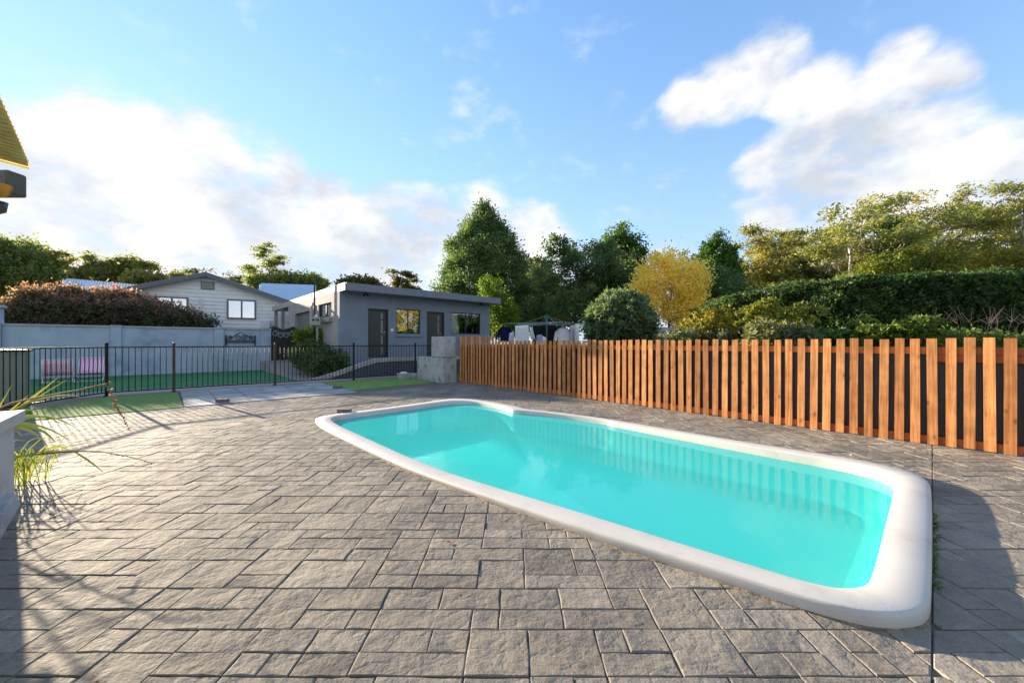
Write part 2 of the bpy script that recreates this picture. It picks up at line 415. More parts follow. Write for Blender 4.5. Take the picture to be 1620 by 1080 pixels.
M['line_wire'] = plain('line_wire', (0.45, 0.46, 0.45), 0.4, 0.1, 8.0)
def cloth(name, c): return plain(name, c, 0.95, 0.10, 14.0, bscale=12, bstr=0.6, bdist=0.03, spec=0.1)
M['navy'] = cloth('navy_cloth', (0.012, 0.014, 0.06)); M['whitecloth'] = cloth('white_cloth', (0.70, 0.72, 0.73)); M['blackcloth'] = cloth('black_cloth', (0.012, 0.014, 0.018))
M['lilac'] = cloth('lilac_cloth', (0.33, 0.36, 0.58)); M['palecloth'] = cloth('pale_blue_cloth', (0.55, 0.62, 0.72)); M['greycloth'] = cloth('grey_cloth', (0.45, 0.44, 0.43))

def stripe_mat():
    m, nt, b = new_mat('pink_stripe_canvas')
    at_ = nd(nt, 'ShaderNodeAttribute', attribute_name='tint').outputs['Fac']
    w = mth(nt, 'FRACT', mth(nt, 'MULTIPLY', at_, 6.0))
    col = ramp(nt, w, [(0.0, (0.78, 0.20, 0.44)), (0.42, (0.80, 0.25, 0.48)), (0.48, (0.86, 0.80, 0.86)), (0.62, (0.86, 0.80, 0.86)), (0.66, (0.42, 0.13, 0.36)), (0.76, (0.42, 0.13, 0.36)), (0.80, (0.86, 0.80, 0.86)), (0.97, (0.86, 0.80, 0.86))])
    nt.links.new(col, b.inputs['Base Color']); b.inputs['Roughness'].default_value = 0.9
    return m
M['stripe'] = stripe_mat()
def glass_mat(name, tint, refl=0.5):
    m, nt, b = new_mat(name)
    out = nt.nodes['Material Output']
    fr = nd(nt, 'ShaderNodeFresnel'); fr.inputs['IOR'].default_value = 1.7
    gl = nd(nt, 'ShaderNodeBsdfGlossy'); gl.inputs['Roughness'].default_value = 0.02; gl.inputs['Color'].default_value = (0.95, 0.96, 1.0, 1)
    tr = nd(nt, 'ShaderNodeBsdfTransparent'); tr.inputs['Color'].default_value = (*tint, 1)
    mx = nd(nt, 'ShaderNodeMixShader')
    nt.links.new(mth(nt, 'ADD', mth(nt, 'MULTIPLY', fr.outputs[0], 1.0), refl, True), mx.inputs['Fac'])
    nt.links.new(tr.outputs[0], mx.inputs[1]); nt.links.new(gl.outputs[0], mx.inputs[2]); nt.links.new(mx.outputs[0], out.inputs['Surface'])
    pos = nd(nt, 'ShaderNodeNewGeometry').outputs['Position']
    bp = nd(nt, 'ShaderNodeBump'); bp.inputs['Strength'].default_value = 0.12; bp.inputs['Distance'].default_value = 0.02
    nt.links.new(noise(nt, pos, 2.2, 2), bp.inputs['Height']); nt.links.new(bp.outputs[0], gl.inputs['Normal'])
    return m
M['glass'] = glass_mat('window_glass', (0.55, 0.58, 0.58), 0.30)
M['glass_clear'] = glass_mat('clear_window_glass', (0.85, 0.87, 0.87), 0.02)
M['glass_mirror'] = glass_mat('tinted_window_glass', (0.4, 0.4, 0.4), 0.48)
def water_mat():                                                    # cloudy pool water: back-scatter, a view to the shell, mirror reflection
    m, nt, b = new_mat('pool_water')
    out = nt.nodes['Material Output']
    pos = nd(nt, 'ShaderNodeNewGeometry').outputs['Position']
    b.inputs['Base Color'].default_value = (0.09, 0.88, 0.81, 1); b.inputs['Roughness'].default_value = 1.0; b.inputs['Specular IOR Level'].default_value = 0.0
    tr = nd(nt, 'ShaderNodeBsdfTransparent'); tr.inputs['Color'].default_value = (0.72, 1.0, 0.99, 1)
    body = nd(nt, 'ShaderNodeMixShader'); body.inputs['Fac'].default_value = 0.46
    nt.links.new(tr.outputs[0], body.inputs[1]); nt.links.new(b.outputs[0], body.inputs[2])
    gl = nd(nt, 'ShaderNodeBsdfGlossy'); gl.inputs['Roughness'].default_value = 0.012
    fr = nd(nt, 'ShaderNodeFresnel'); fr.inputs['IOR'].default_value = 1.33
    bp = nd(nt, 'ShaderNodeBump'); bp.inputs['Strength'].default_value = 0.16; bp.inputs['Distance'].default_value = 0.012
    nt.links.new(noise(nt, pos, 3.5, 3), bp.inputs['Height']); nt.links.new(bp.outputs[0], gl.inputs['Normal'])
    mx = nd(nt, 'ShaderNodeMixShader')
    nt.links.new(mth(nt, 'MULTIPLY', fr.outputs[0], 0.7), mx.inputs['Fac']); nt.links.new(body.outputs[0], mx.inputs[1]); nt.links.new(gl.outputs[0], mx.inputs[2])
    nt.links.new(mx.outputs[0], out.inputs['Surface'])
    return m
M['water'] = water_mat()
def amber_mat():
    m, nt, b = new_mat('amber_glass')
    b.inputs['Base Color'].default_value = (0.85, 0.42, 0.06, 1); b.inputs['Roughness'].default_value = 0.25
    b.inputs['Subsurface Weight'].default_value = 0.0
    tr = nd(nt, 'ShaderNodeBsdfTranslucent'); tr.inputs['Color'].default_value = (0.95, 0.55, 0.10, 1)
    mx = nd(nt, 'ShaderNodeMixShader'); mx.inputs['Fac'].default_value = 0.6
    nt.links.new(b.outputs[0], mx.inputs[1]); nt.links.new(tr.outputs[0], mx.inputs[2]); nt.links.new(mx.outputs[0], nt.nodes['Material Output'].inputs['Surface'])
    return m
M['amber'] = amber_mat()
def poly_mat():  # glow of sun through the sheet is put into its yellow colour
    m, nt, b = new_mat('sunlit_corrugated_sheet')
    pos = nd(nt, 'ShaderNodeNewGeometry').outputs['Position']
    col = ramp(nt, noise(nt, pos, 7, 4), [(0.3, (0.72, 0.62, 0.30)), (0.7, (0.84, 0.75, 0.42))])
    nt.links.new(col, b.inputs['Base Color']); b.inputs['Roughness'].default_value = 0.45
    tr = nd(nt, 'ShaderNodeBsdfTranslucent'); nt.links.new(col, tr.inputs['Color'])
    mx = nd(nt, 'ShaderNodeMixShader'); mx.inputs['Fac'].default_value = 0.8
    nt.links.new(b.outputs[0], mx.inputs[1]); nt.links.new(tr.outputs[0], mx.inputs[2]); nt.links.new(mx.outputs[0], nt.nodes['Material Output'].inputs['Surface'])
    return m
M['poly'] = poly_mat()

M['l_dark'] = leaf_mat('dark_evergreen_leaf', (0.06, 0.10, 0.045), (0.12, 0.18, 0.07), (0.22, 0.28, 0.10), 0.5)
M['l_hedge'] = leaf_mat('hedge_leaf', (0.038, 0.075, 0.026), (0.085, 0.145, 0.045), (0.17, 0.235, 0.07), 0.45, 2.0, 0.45)
M['l_cypress'] = leaf_mat('cypress_leaf', (0.05, 0.105, 0.048), (0.10, 0.185, 0.075), (0.19, 0.27, 0.10), 0.48)
M['l_gum'] = leaf_mat('gum_leaf', (0.13, 0.165, 0.055), (0.27, 0.29, 0.09), (0.48, 0.44, 0.14), 0.5, 0.5)
M['l_gumfar'] = leaf_mat('far_gum_leaf', (0.06, 0.075, 0.034), (0.11, 0.125, 0.05), (0.18, 0.185, 0.07), 0.5, 0.5)
M['l_left'] = leaf_mat('sunward_leaf', (0.15, 0.165, 0.065), (0.25, 0.255, 0.09), (0.36, 0.34, 0.12), 0.58, 0.5)
M['l_yellow'] = leaf_mat('autumn_yellow_leaf', (0.62, 0.50, 0.09), (0.90, 0.77, 0.20), (0.96, 0.88, 0.42), 0.5, 0.9)
M['l_lime'] = leaf_mat('lime_leaf', (0.07, 0.13, 0.018), (0.18, 0.25, 0.025), (0.42, 0.42, 0.05), 0.45, 1.2)
M['l_maple'] = leaf_mat('bright_green_leaf', (0.03, 0.07, 0.014), (0.075, 0.15, 0.024), (0.16, 0.24, 0.04), 0.4, 1.0)
M['l_olive'] = leaf_mat('grey_olive_leaf', (0.075, 0.105, 0.058), (0.17, 0.21, 0.105), (0.36, 0.37, 0.17), 0.4, 1.4)
M['l_yshrub'] = leaf_mat('yellow_green_leaf', (0.10, 0.115, 0.018), (0.22, 0.22, 0.03), (0.40, 0.35, 0.05), 0.4, 0.7)
M['l_pink'] = leaf_mat('plum_leaf', (0.085, 0.076, 0.052), (0.150, 0.128, 0.085), (0.25, 0.19, 0.135), 0.45, 1.1)
M['l_pinktip'] = leaf_mat('pink_tip_leaf', (0.30, 0.14, 0.13), (0.52, 0.28, 0.25), (0.66, 0.44, 0.34), 0.5, 1.5)
M['l_flax'] = leaf_mat('flax_leaf', (0.09, 0.14, 0.02), (0.20, 0.26, 0.035), (0.38, 0.38, 0.08), 0.45, 6.0, 0.4)
M['l_fern'] = leaf_mat('fern_leaf', (0.05, 0.10, 0.025), (0.11, 0.19, 0.035), (0.22, 0.30, 0.06), 0.45, 1.5)
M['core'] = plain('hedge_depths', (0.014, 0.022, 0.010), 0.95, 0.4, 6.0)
M['twig'] = plain('bare_twig', (0.11, 0.085, 0.075), 0.9, 0.2, 10.0)

# ---------------------------------------------------------------- the pool's outlines (u, v)
Z_COP, Z_WATER = 0.085, -0.035
OUTER = [(2.47, 0.09), (2.60, 0.015), (2.80, 0.0), (4.80, 0.0), (5.05, 0.03), (5.24, 0.13), (5.34, 0.34), (5.36, 0.64), (5.32, 1.05), (5.27, 1.8), (5.27, 3.1), (5.25, 3.6), (5.10, 4.45), (4.90, 5.00),
         (4.98, 5.25), (5.02, 5.6), (4.99, 6.3), (4.88, 6.75), (4.66, 7.02), (4.40, 7.06), (3.30, 6.90), (2.20, 6.88), (1.90, 6.82), (1.75, 6.62), (1.73, 6.2), (1.76, 5.0), (1.81, 3.7), (1.86, 3.2), (1.95, 2.53), (2.09, 1.5), (2.19, 1.0), (2.30, 0.40), (2.37, 0.2)]
INNER = [(2.50, 0.29), (2.58, 0.235), (2.70, 0.21), (3.40, 0.21), (4.60, 0.21), (4.86, 0.23), (5.03, 0.30), (5.11, 0.45), (5.13, 0.75), (5.11, 1.05), (5.08, 1.8), (5.07, 3.1), (5.07, 3.28), (5.13, 3.42), (5.0, 4.3), (4.76, 4.95),
         (4.66, 5.10), (4.72, 5.28), (4.80, 5.6), (4.78, 6.2), (4.68, 6.55), (4.45, 6.74), (4.20, 6.76), (3.25, 6.68), (2.25, 6.66), (2.05, 6.60), (1.93, 6.42), (1.89, 5.8), (1.91, 4.65), (1.93, 3.5), (1.98, 3.0), (2.06, 2.5), (2.18, 1.86), (2.31, 1.05), (2.40, 0.50), (2.44, 0.37)]
def chaikin(p, n=2):
    for _ in range(n):
        q = []
        for i in range(len(p)):
            a, b = p[i], p[(i + 1) % len(p)]
            q += [(a[0] * .75 + b[0] * .25, a[1] * .75 + b[1] * .25), (a[0] * .25 + b[0] * .75, a[1] * .25 + b[1] * .75)]
        p = q
    return p
def zcop(v): return 0.038 + 0.036 * max(0.0, 1.0 - max(v, 0.0) / 3.2)
def lift(p):
    k = 1.0
    for _ in range(4): k = (HEYE - zcop(p[1] * k)) / (HEYE - 0.085)
    return (p[0] * k, p[1] * k)
OUTER = [lift(p) if (p[0] > 4.0 or p[1] > 6.5) else p for p in OUTER]; INNER = [lift(p) for p in INNER]
OUT2, IN2 = chaikin(OUTER), chaikin(INNER)
PC = (3.55, 3.5)
def ray_hit(poly, th):
    dx, dy = math.cos(th), math.sin(th); best = None
    for i in range(len(poly)):
        ax, ay = poly[i][0] - PC[0], poly[i][1] - PC[1]; bx, by = poly[(i + 1) % len(poly)][0] - PC[0], poly[(i + 1) % len(poly)][1] - PC[1]
        ex, ey = bx - ax, by - ay; den = dx * ey - dy * ex
        if abs(den) < 1e-12: continue
        t = (ax * ey - ay * ex) / den; s = (ax * dy - ay * dx) / den
        if t > 0 and -1e-9 <= s <= 1 + 1e-9 and (best is None or t > best): best = t
    return (PC[0] + dx * best, PC[1] + dy * best)
ths = sorted({round(math.atan2(p[1] - PC[1], p[0] - PC[0]), 5) for p in OUT2 + IN2})
RIN = [ray_hit(IN2, t) for t in ths]; ROUT = [ray_hit(OUT2, t) for t in ths]
def lerp2(a, b, f): return (a[0] + (b[0] - a[0]) * f, a[1] + (b[1] - a[1]) * f)
RMID = [lerp2(a, b, 0.55) for a, b in zip(RIN, ROUT)]
def inside(poly, x, y):
    c = False; j = len(poly) - 1
    for i in range(len(poly)):
        xi, yi = poly[i]; xj, yj = poly[j]
        if (yi > y) != (yj > y) and x < (xj - xi) * (y - yi) / (yj - yi) + xi: c = not c
        j = i
    return c

def sheet_with_hole(name, mat, outer, hole, z):
    bm = bmesh.new()
    def loop(pts):
        vs_ = [bm.verts.new((*p, z)) for p in pts]
        return [bm.edges.new((vs_[i], vs_[(i + 1) % len(vs_)])) for i in range(len(vs_))]
    ed = loop(outer) + loop(hole)
    bmesh.ops.triangle_fill(bm, use_beauty=True, use_dissolve=False, edges=ed, normal=(0, 0, 1))
    for f in bm.faces:
        if f.normal.z < 0: f.normal_flip()
    me = bpy.data.meshes.new(name); bm.to_mesh(me); bm.free()
    return link(name, me, mat)
hole_w = [tuple(W(*p).xy) for p in RMID[::2]]
ground = struct(sheet_with_hole('ground', M['ground'], [(-900, -300), (900, -300), (900, 1800), (-900, 1800)], hole_w, -0.035))
deck_poly = [tuple(W(*p).xy) for p in [(-6, -6), (7.45, -6), (7.45, 10.45), (6.6, 11.2), (6.6, 13.45), (-6, 13.45)]]
deck = struct(sheet_with_hole('deck', M['grout'], deck_poly, hole_w, -0.012))

# ---------------------------------------------------------------- the stamped paving stones, laid square to the picture
rs = random.Random(11)
def clip_poly(poly, n, d):                                         # keep the side n.p >= d
    out = []
    for i in range(len(poly)):
        a, b = poly[i], poly[(i + 1) % len(poly)]
        sa, sb = n[0] * a[0] + n[1] * a[1] - d, n[0] * b[0] + n[1] * b[1] - d
        if sa >= 0: out.append(a)
        if sa * sb < 0:
            t = sa / (sa - sb); out.append((a[0] + (b[0] - a[0]) * t, a[1] + (b[1] - a[1]) * t))
    return out
def area(p): return 0.5 * abs(sum(p[i][0] * p[(i + 1) % len(p)][1] - p[(i + 1) % len(p)][0] * p[i][1] for i in range(len(p))))
X0, X1, Y0, Y1 = -10.5, 8.0, 0.75, 13.2
gx = [X0]; 
while gx[-1] < X1: gx.append(gx[-1] + rs.choice([0.115, 0.13, 0.15, 0.17]))
gy = [Y0]
while gy[-1] < Y1: gy.append(gy[-1] + rs.choice([0.115, 0.13, 0.145, 0.16]))
NX, NY = len(gx) - 1, len(gy) - 1
occ = [[False] * NX for _ in range(NY)]
rects = []
SIZES = [((2, 1), 0.36), ((1, 2), 0.06), ((1, 1), 0.20), ((2, 2), 0.17), ((3, 2), 0.06), ((3, 1), 0.10)]
for j in range(NY):
    for i in range(NX):
        if occ[j][i]: continue
        opts = []
        for (w, h), p in SIZES:
            if i + w <= NX and j + h <= NY and all(not occ[j + b][i + a] for a in range(w) for b in range(h)): opts.append(((w, h), p))
        tot = sum(p for _, p in opts); r = rs.random() * tot
        for (w, h), p in opts:
            r -= p
            if r <= 0: break
        for a in range(w):
            for b in range(h): occ[j + b][i + a] = True
        rects.append((gx[i], gx[i + w], gy[j], gy[j + h]))
stones = []
G = 0.0018
for x0, x1, y0, y1 in rects:
    cx, cy_ = (x0 + x1) / 2, (y0 + y1) / 2
    if abs(cx) > 1.75 * cy_ + 0.5: continue
    pts = []
    cs = [(x0 + G, y0 + G), (x1 - G, y0 + G), (x1 - G, y1 - G), (x0 + G, y1 - G)]
    for k in range(4):
        a, b = cs[k], cs[(k + 1) % 4]
        L = math.hypot(b[0] - a[0], b[1] - a[1]); n = 4 if L > 0.22 else 2
        nx, ny = (b[1] - a[1]) / L, -(b[0] - a[0]) / L
        for q in range(n):
            t = q / n; w = rs.uniform(-0.004, 0.0025)
            pts.append((a[0] + (b[0] - a[0]) * t + nx * w, a[1] + (b[1] - a[1]) * t + ny * w))
    u, v = uv_of(Vector((cx, cy_, 0)))
    uvs = [uv_of(Vector((p[0], p[1], 0))) for p in pts]
    ins = [inside(RMID, *q) for q in uvs]
    if all(ins): continue
    if any(ins):                                                    # cut along the nearest stretch of the coping
        k = min(range(len(RMID)), key=lambda k: (RMID[k][0] - u) ** 2 + (RMID[k][1] - v) ** 2)
        a, b = RMID[k - 2], RMID[(k + 2) % len(RMID)]
        tx, ty = b[0] - a[0], b[1] - a[1]; L = math.hypot(tx, ty); nu, nv = ty / L, -tx / L
        nw = (nu * UX + nv * VX, nu * UY + nv * VY); pw = W(*RMID[k])
        pts = clip_poly(pts, nw, nw[0] * pw.x + nw[1] * pw.y)
    if len(pts) < 3: continue
    # edges of the deck: timber fence, back edge, column, planter, sawn joint
    for (n_uv, d) in [((-1, 0), -7.36)]: pts = clip_poly(pts, (n_uv[0] * UX + n_uv[1] * VX, n_uv[0] * UY + n_uv[1] * VY), d) if pts else pts
    pts = clip_poly(pts, (-VX, -VY), -10.08) if len(pts) > 2 and u < 6.7 else (clip_poly(pts, (-VX, -VY), -10.57) if len(pts) > 2 else pts)
    if len(pts) > 2 and v < 5.0: pts = clip_poly(pts, (UX, UY), -0.93)
    if len(pts) > 2: pts = clip_poly(pts, (UX, UY), -5.0)
    if len(pts) > 2:
        pieces = [clip_poly(pts, (VX, VY), 0.0035), clip_poly(pts, (-VX, -VY), 0.0035)]
        for pc in pieces:
            if len(pc) > 2 and area(pc) > 0.0012: stones.append(pc)
def stone_geo(pts):
    n = len(pts); cx = sum(p[0] for p in pts) / n; cy2 = sum(p[1] for p in pts) / n
    h = rs.uniform(-0.0025, 0.0025); tx, ty = rs.uniform(-0.008, 0.008), rs.uniform(-0.008, 0.008)
    z = lambda x, y: h + (x - cx) * tx + (y - cy2) * ty
    def inset(p, d):
        L = math.hypot(p[0] - cx, p[1] - cy2) + 1e-9; f = max(0.0, 1 - d / L); return (cx + (p[0] - cx) * f, cy2 + (p[1] - cy2) * f)
    r0 = [(p[0], p[1], -0.02) for p in pts]
    r1 = [(p[0], p[1], z(*p) - 0.002 - rs.uniform(0, 0.002)) for p in pts]
    ins_ = [inset(p, rs.uniform(0.003, 0.008)) for p in pts]
    r2 = [(p[0], p[1], z(*p)) for p in ins_]
    f = []
    for a in range(2):
        for k in range(n):
            k2 = (k + 1) % n; f.append((a * n + k, a * n + k2, (a + 1) * n + k2, (a + 1) * n + k))
    f.append(tuple(2 * n + k for k in range(n)))
    return r0 + r1 + r2, f, (cx, cy2)
def img_size(pts):
    x = sum(p[0] for p in pts) / len(pts); y = sum(p[1] for p in pts) / len(pts)
    vis = abs(x) < 1.36 * y and y > 1.4
    return (1 if vis else 0) * area(pts) / y ** 3
stones.sort(key=lambda p: -img_size(p))
mv, mf, mt = [], [], []
for i, pts in enumerate(stones):
    vs_, fs_, c = stone_geo(pts); t = min(1, max(0, rs.gauss(0.5, 0.18)))
    if i < 300:
        me = bpy.data.meshes.new('paving_stone')
        me.from_pydata([(p[0] - c[0], p[1] - c[1], p[2]) for p in vs_], [], fs_); me.update()
        a = me.attributes.new('tint', 'FLOAT', 'POINT'); a.data.foreach_set('value', [t] * len(vs_))
        o = link('paving_stone', me, M['stone'], deck); o.location = (c[0], c[1], 0)
    else:
        o_ = len(mv); mv += vs_; mf += [tuple(k + o_ for k in f) for f in fs_]; mt += [t] * len(vs_)
me = bpy.data.meshes.new('paving_stones'); me.from_pydata(mv, [], mf); me.update()
a = me.attributes.new('tint', 'FLOAT', 'POINT'); a.data.foreach_set('value', mt)
o = link('paving_stones', me, M['stone'], deck); o['kind'] = 'stuff'

# ---------------------------------------------------------------- the pool
pool = thing('swimming_pool', W(3.45, 3.4, 0), 'small turquoise fibreglass swimming pool with white rounded coping', 'swimming pool')
mb = MB()
def coping_profile(a, b):
    z = zcop(b[1]); w = math.hypot(b[0] - a[0], b[1] - a[1]); r = min(0.022, z * .5) / w; q = 0.016 / w
    return [(0.0, -0.10), (0.0, z - .016), (q * .3, z - .005), (q, z), (.5, z + .002), (1 - r, z), (1 - r * .3, z - r * w * .3), (1.0, z - r * w), (1.0, 0.008), (0.97, -0.03)]
cps = [coping_profile(a, b) for a, b in zip(RIN, ROUT)]
mb.rings([[W(*lerp2(a, b, cp[j][0]), cp[j][1]) for a, b, cp in zip(RIN, ROUT, cps)] for j in range(10)])
mb.build('coping', M['coping'], pool, smooth=True)
mb = MB()
def inset_ring(d, z): return [W(*lerp2(p, PC, d / math.hypot(p[0] - PC[0], p[1] - PC[1])), z) for p in RIN]
mb.rings([inset_ring(-0.004, 0.018), inset_ring(0.004, -0.15), inset_ring(0.03, -0.30), inset_ring(0.08, -0.36), inset_ring(0.20, -0.38)][::-1])
cen = len(mb.v); n = len(RIN); mb.v.append(W(*PC, -0.38))
for k in range(n): mb.f.append((cen, k, (k + 1) % n))
shell = mb.build('shell', M['shell'], pool, smooth=True)
for k in range(2):                                                  # entry steps in the far corner
    mb = MB(); d = 0.42 + 0.34 * k
    arc = [W(4.95, 5.0, 0)] ; arc = []
    for q in range(13):
        th = R(180 + 90 * q / 12); arc.append((4.92 + d * 1.35 * math.cos(th) , 6.95 + d * 1.2 * math.sin(th)))
    poly = [(4.92, 6.95)] + arc
    z1 = -0.12 - 0.12 * k
    mb.rings([[W(*p, -0.375) for p in poly], [W(*p, z1) for p in poly]], cap1=True)
    mb.build('entry_step', M['shell'], pool)
mb = MB()
wp = [lerp2(p, PC, -0.002) for p in RIN]
cen = 0; mb.v.append(W(*PC, Z_WATER)); mb.v += [W(*p, Z_WATER) for p in wp]
for k in range(n): mb.f.append((0, 1 + k, 1 + (k + 1) % n))
water = struct(mb.build('water', M['water'], None, origin=W(*PC, Z_WATER)))
# sandy joint along the foot of the coping
mb = MB(); rr = random.Random(3)
near = [k for k in range(n) if ROUT[k][0] < 2.65 and ROUT[k][1] < 4.6]
near.sort(key=lambda k: -ROUT[k][1])
pl = []
for a, b in zip(near[:-1], near[1:]):
    for q in range(14): pl.append(lerp2(ROUT[a], ROUT[b], q / 14))
r0, r1, r2 = [], [], []; w = .012
for p in pl:
    d = math.hypot(p[0] - PC[0], p[1] - PC[1]); w = min(.03, max(.004, w + rr.uniform(-.003, .003)))
    r0.append(W(*lerp2(p, PC, 0.02 / d), 0.008)); r1.append(W(*lerp2(p, PC, -w * 0.6 / d), 0.003)); r2.append(W(*lerp2(p, PC, -w / d), -0.003))
mb.rings([r2, r1, r0], closed=False)
o = mb.build('joint_sand', M['sand']); tag(o, 'crumbly tan sand filling the joint along the near coping edge', 'sand', kind='stuff')

# ---------------------------------------------------------------- mats, pavers and strips beyond the deck
def slab(name, u0, u1, v0, v1, z, mat, z0=-0.03):
    return MB().uvbox(u0, u1, v0, v1, z0, z).build(name, mat, None, origin=W((u0 + u1) / 2, (v0 + v1) / 2, 0))
def turf_mat(name, poly, z, mat):
    mb = MB(); mb.rings([[W(*p, -0.02) for p in poly], [W(*p, z) for p in poly]], cap1=True)
    c = (sum(p[0] for p in poly) / len(poly), sum(p[1] for p in poly) / len(poly))
    return mb.build(name, mat, None, origin=W(*c, 0))
tag(turf_mat('turf_mat', [(3.74, 10.58), (6.46, 10.95), (6.62, 11.3), (6.7, 13.34), (3.78, 13.30)], 0.014, M['turf_bright']), 'bright green synthetic turf mat in front of the concrete column', 'turf mat')
tag(turf_mat('turf_mat', [(0.27, 10.11), (0.24, 13.34), (-0.98, 13.34), (-1.85, 12.0), (-2.6, 11.0), (-4.6, 10.8), (-4.6, 10.09)], 0.013, M['turf_mid']), 'worn green synthetic turf mat below the corner of the black fence', 'turf mat')
path = struct(slab('paved_path', 0.28, 3.72, 10.10, 13.36, 0.002, M['grout']))
rp = random.Random(21)
for ci in range(6):
    u0 = 0.29 + ci * 0.572
    off = rp.uniform(0, 0.1)
    v = 10.11
    while v < 13.3:
        d = rp.choice([0.2, 0.2, 0.24, 0.4])
        v1 = min(v + d, 13.35)
        if v1 - v > 0.05:
            me = MB().uvbox(u0 + 0.006, u0 + 0.562, v + 0.006, v1 - 0.006, 0.0, 0.012 + rp.uniform(0, 0.006)).mesh('paver', W(u0 + 0.28, v, 0))
            o = link('paver', me, M['paver'], path); o.location = W(u0 + 0.28, v, 0) - root_loc(path)
        v = v1
struct(slab('concrete_strip', -3.2, 7.0, 13.50, 14.75, 0.010, M['pinkish']))
tag(slab('synthetic_lawn', -9.0, 3.35, 14.76, 21.30, 0.016, M['turf_dark']), 'deep green synthetic lawn along the blue rendered wall', 'lawn', kind='stuff')
struct(slab('path', 3.36, 5.1, 14.76, 24.0, 0.012, M['pinkish']))
def brick(u, v, rz, label):
    c = W(u, v, 0.015); mb = MB(); mb.box(-0.115, 0.115, -0.055, 0.055, 0, 0.072)
    me = mb.mesh('brick'); o = link('brick', me, M['brick']); o.location = c; o.rotation_euler.z = rz
    md = o.modifiers.new('bevel', 'BEVEL'); md.width = 0.006; md.segments = 2
    return tag(o, label, 'brick', 'loose bricks on the paving')
p = gp(352, 637); brick(*uv_of(p), 0.06, 'loose dark brick lying on the grey pavers near the turf mat')
p = gp(534, 615); brick(*uv_of(p), 0.1, 'loose brick lying at the edge of the bright turf mat')
p = gp(545, 654); brick(*uv_of(p), 0.05, 'thin tan brick lying beside the left end of the pool')

# ---------------------------------------------------------------- timber picket fence
FU = 7.23
tf = thing('timber_fence', W(FU, 4.0, 0), 'orange stained timber picket fence behind the pool, backed by dark sheet', 'fence')
mbp = {}
for key, h in (('a', 1.355), ('b', 1.50)):
    mb = MB(); mb.box(-0.008, 0.008, -0.045, 0.045, 0.006, h)
    mbp[key] = mb.mesh('picket'); mbp[key].materials.append(M['picket'])
rf = random.Random(8)
v = -3.2; k = 0
while v < 10.55:
    o = link('picket', mbp['b' if v > 8.70 else 'a'], None, tf)
    o.location = W(FU - 0.001, v, rf.uniform(-0.010, 0.010)) - Vector(tf.location)
    o.rotation_euler = (rf.uniform(-0.009, 0.009), rf.uniform(-0.006, 0.006), ANG_U + rf.uniform(-.03, .03))
    o.scale = (1, rf.uniform(0.97, 1.03), 1)
    v += 0.1525 + rf.uniform(-0.006, 0.006)
def fence_rail(v0, v1, z0, z1):
    me = MB().box(0, 0.032, v0, v1, z0, z1).mesh('rail'); o = link('rail', me, M['rail'], tf); o.location = W(FU + 0.011, 0, 0) - Vector(tf.location); o.rotation_euler.z = ANG_U
    return o
for v0, v1 in ((-3.3, 0.02), (0.03, 4.8), (4.81, 8.68)): fence_rail(v0, v1, 1.155, 1.245)
fence_rail(-3.3, 0.0, 1.06, 1.15); fence_rail(8.69, 10.62, 1.16, 1.25)
for v0, v1 in ((-3.3, 1.4), (1.41, 6.0), (6.01, 10.62)): fence_rail(v0, v1, 0.022, 0.112)
for v0, v1 in ((-3.3, -0.95), (-0.94, 1.4), (1.41, 3.8), (3.81, 6.2), (6.21, 8.6), (8.61, 10.62)):
    o = MB().uvbox(FU + 0.048, FU + 0.053, v0, v1, 0.015, 1.17).build('backing_sheet', M['screen'], tf)
for v0 in (-2.4, 0.1, 2.6, 5.1, 7.6, 10.2):
    MB().uvbox(FU + 0.056, FU + 0.146, v0, v0 + 0.09, -0.03, 1.20).build('post', M['rail'], tf)

# ---------------------------------------------------------------- concrete column and low wall at the fence's end
cc = thing('concrete_column', W(6.95, 11.0, 0), 'weathered concrete column of two stacked blocks at the end of the timber fence', 'column')
MB().uvbox(6.66, 7.17, 10.63, 11.46, -0.02, 0.80).build('lower_block', M['concrete'], cc, bevel=0.012)
MB().uvbox(6.69, 7.15, 10.66, 11.44, 0.83, 1.505).build('upper_block', M['concrete'], cc, bevel=0.012)
MB().uvbox(6.68, 7.14, 10.70, 11.40, 0.795, 0.835).build('mortar_bed', M['sand'], cc)
cw = thing('low_wall', W(6.95, 12.0, 0), 'low grey concrete wall stub between black fence and column', 'wall')
MB().uvbox(6.80, 7.10, 11.47, 12.62, -0.02, 0.80).build('wall_block', M['concrete'], cw, bevel=0.01)
MB().uvbox(6.72, 7.10, 12.63, 13.38, -0.02, 0.14).build('footing', M['concrete'], cw, bevel=0.01)
MB().uvbox(6.785, 6.802, 11.95, 12.10, 0.47, 0.50).build('slot', M['sand'], cw)
p = gp(639, 600); pu, pv = uv_of(p)
pot = thing('planter_box', W(pu, pv, 0.014), 'small concrete planter box on the bright turf mat', 'planter')
mb = MB(); mb.hexa([W(pu - .15, pv - .12, .014), W(pu + .15, pv - .12, .014), W(pu + .15, pv + .12, .014), W(pu - .15, pv + .12, .014)], [W(pu - .19, pv - .16, .20), W(pu + .19, pv - .16, .20), W(pu + .19, pv + .16, .20), W(pu - .19, pv + .16, .20)])
mb.build('box', M['concrete'], pot, bevel=0.01)
mb = MB(); mb.uvbox(pu - .20, pu + .20, pv - .17, pv + .17, 0.19, 0.225); mb.build('rim', M['pale_concrete'], pot, bevel=0.008)
mb = MB()
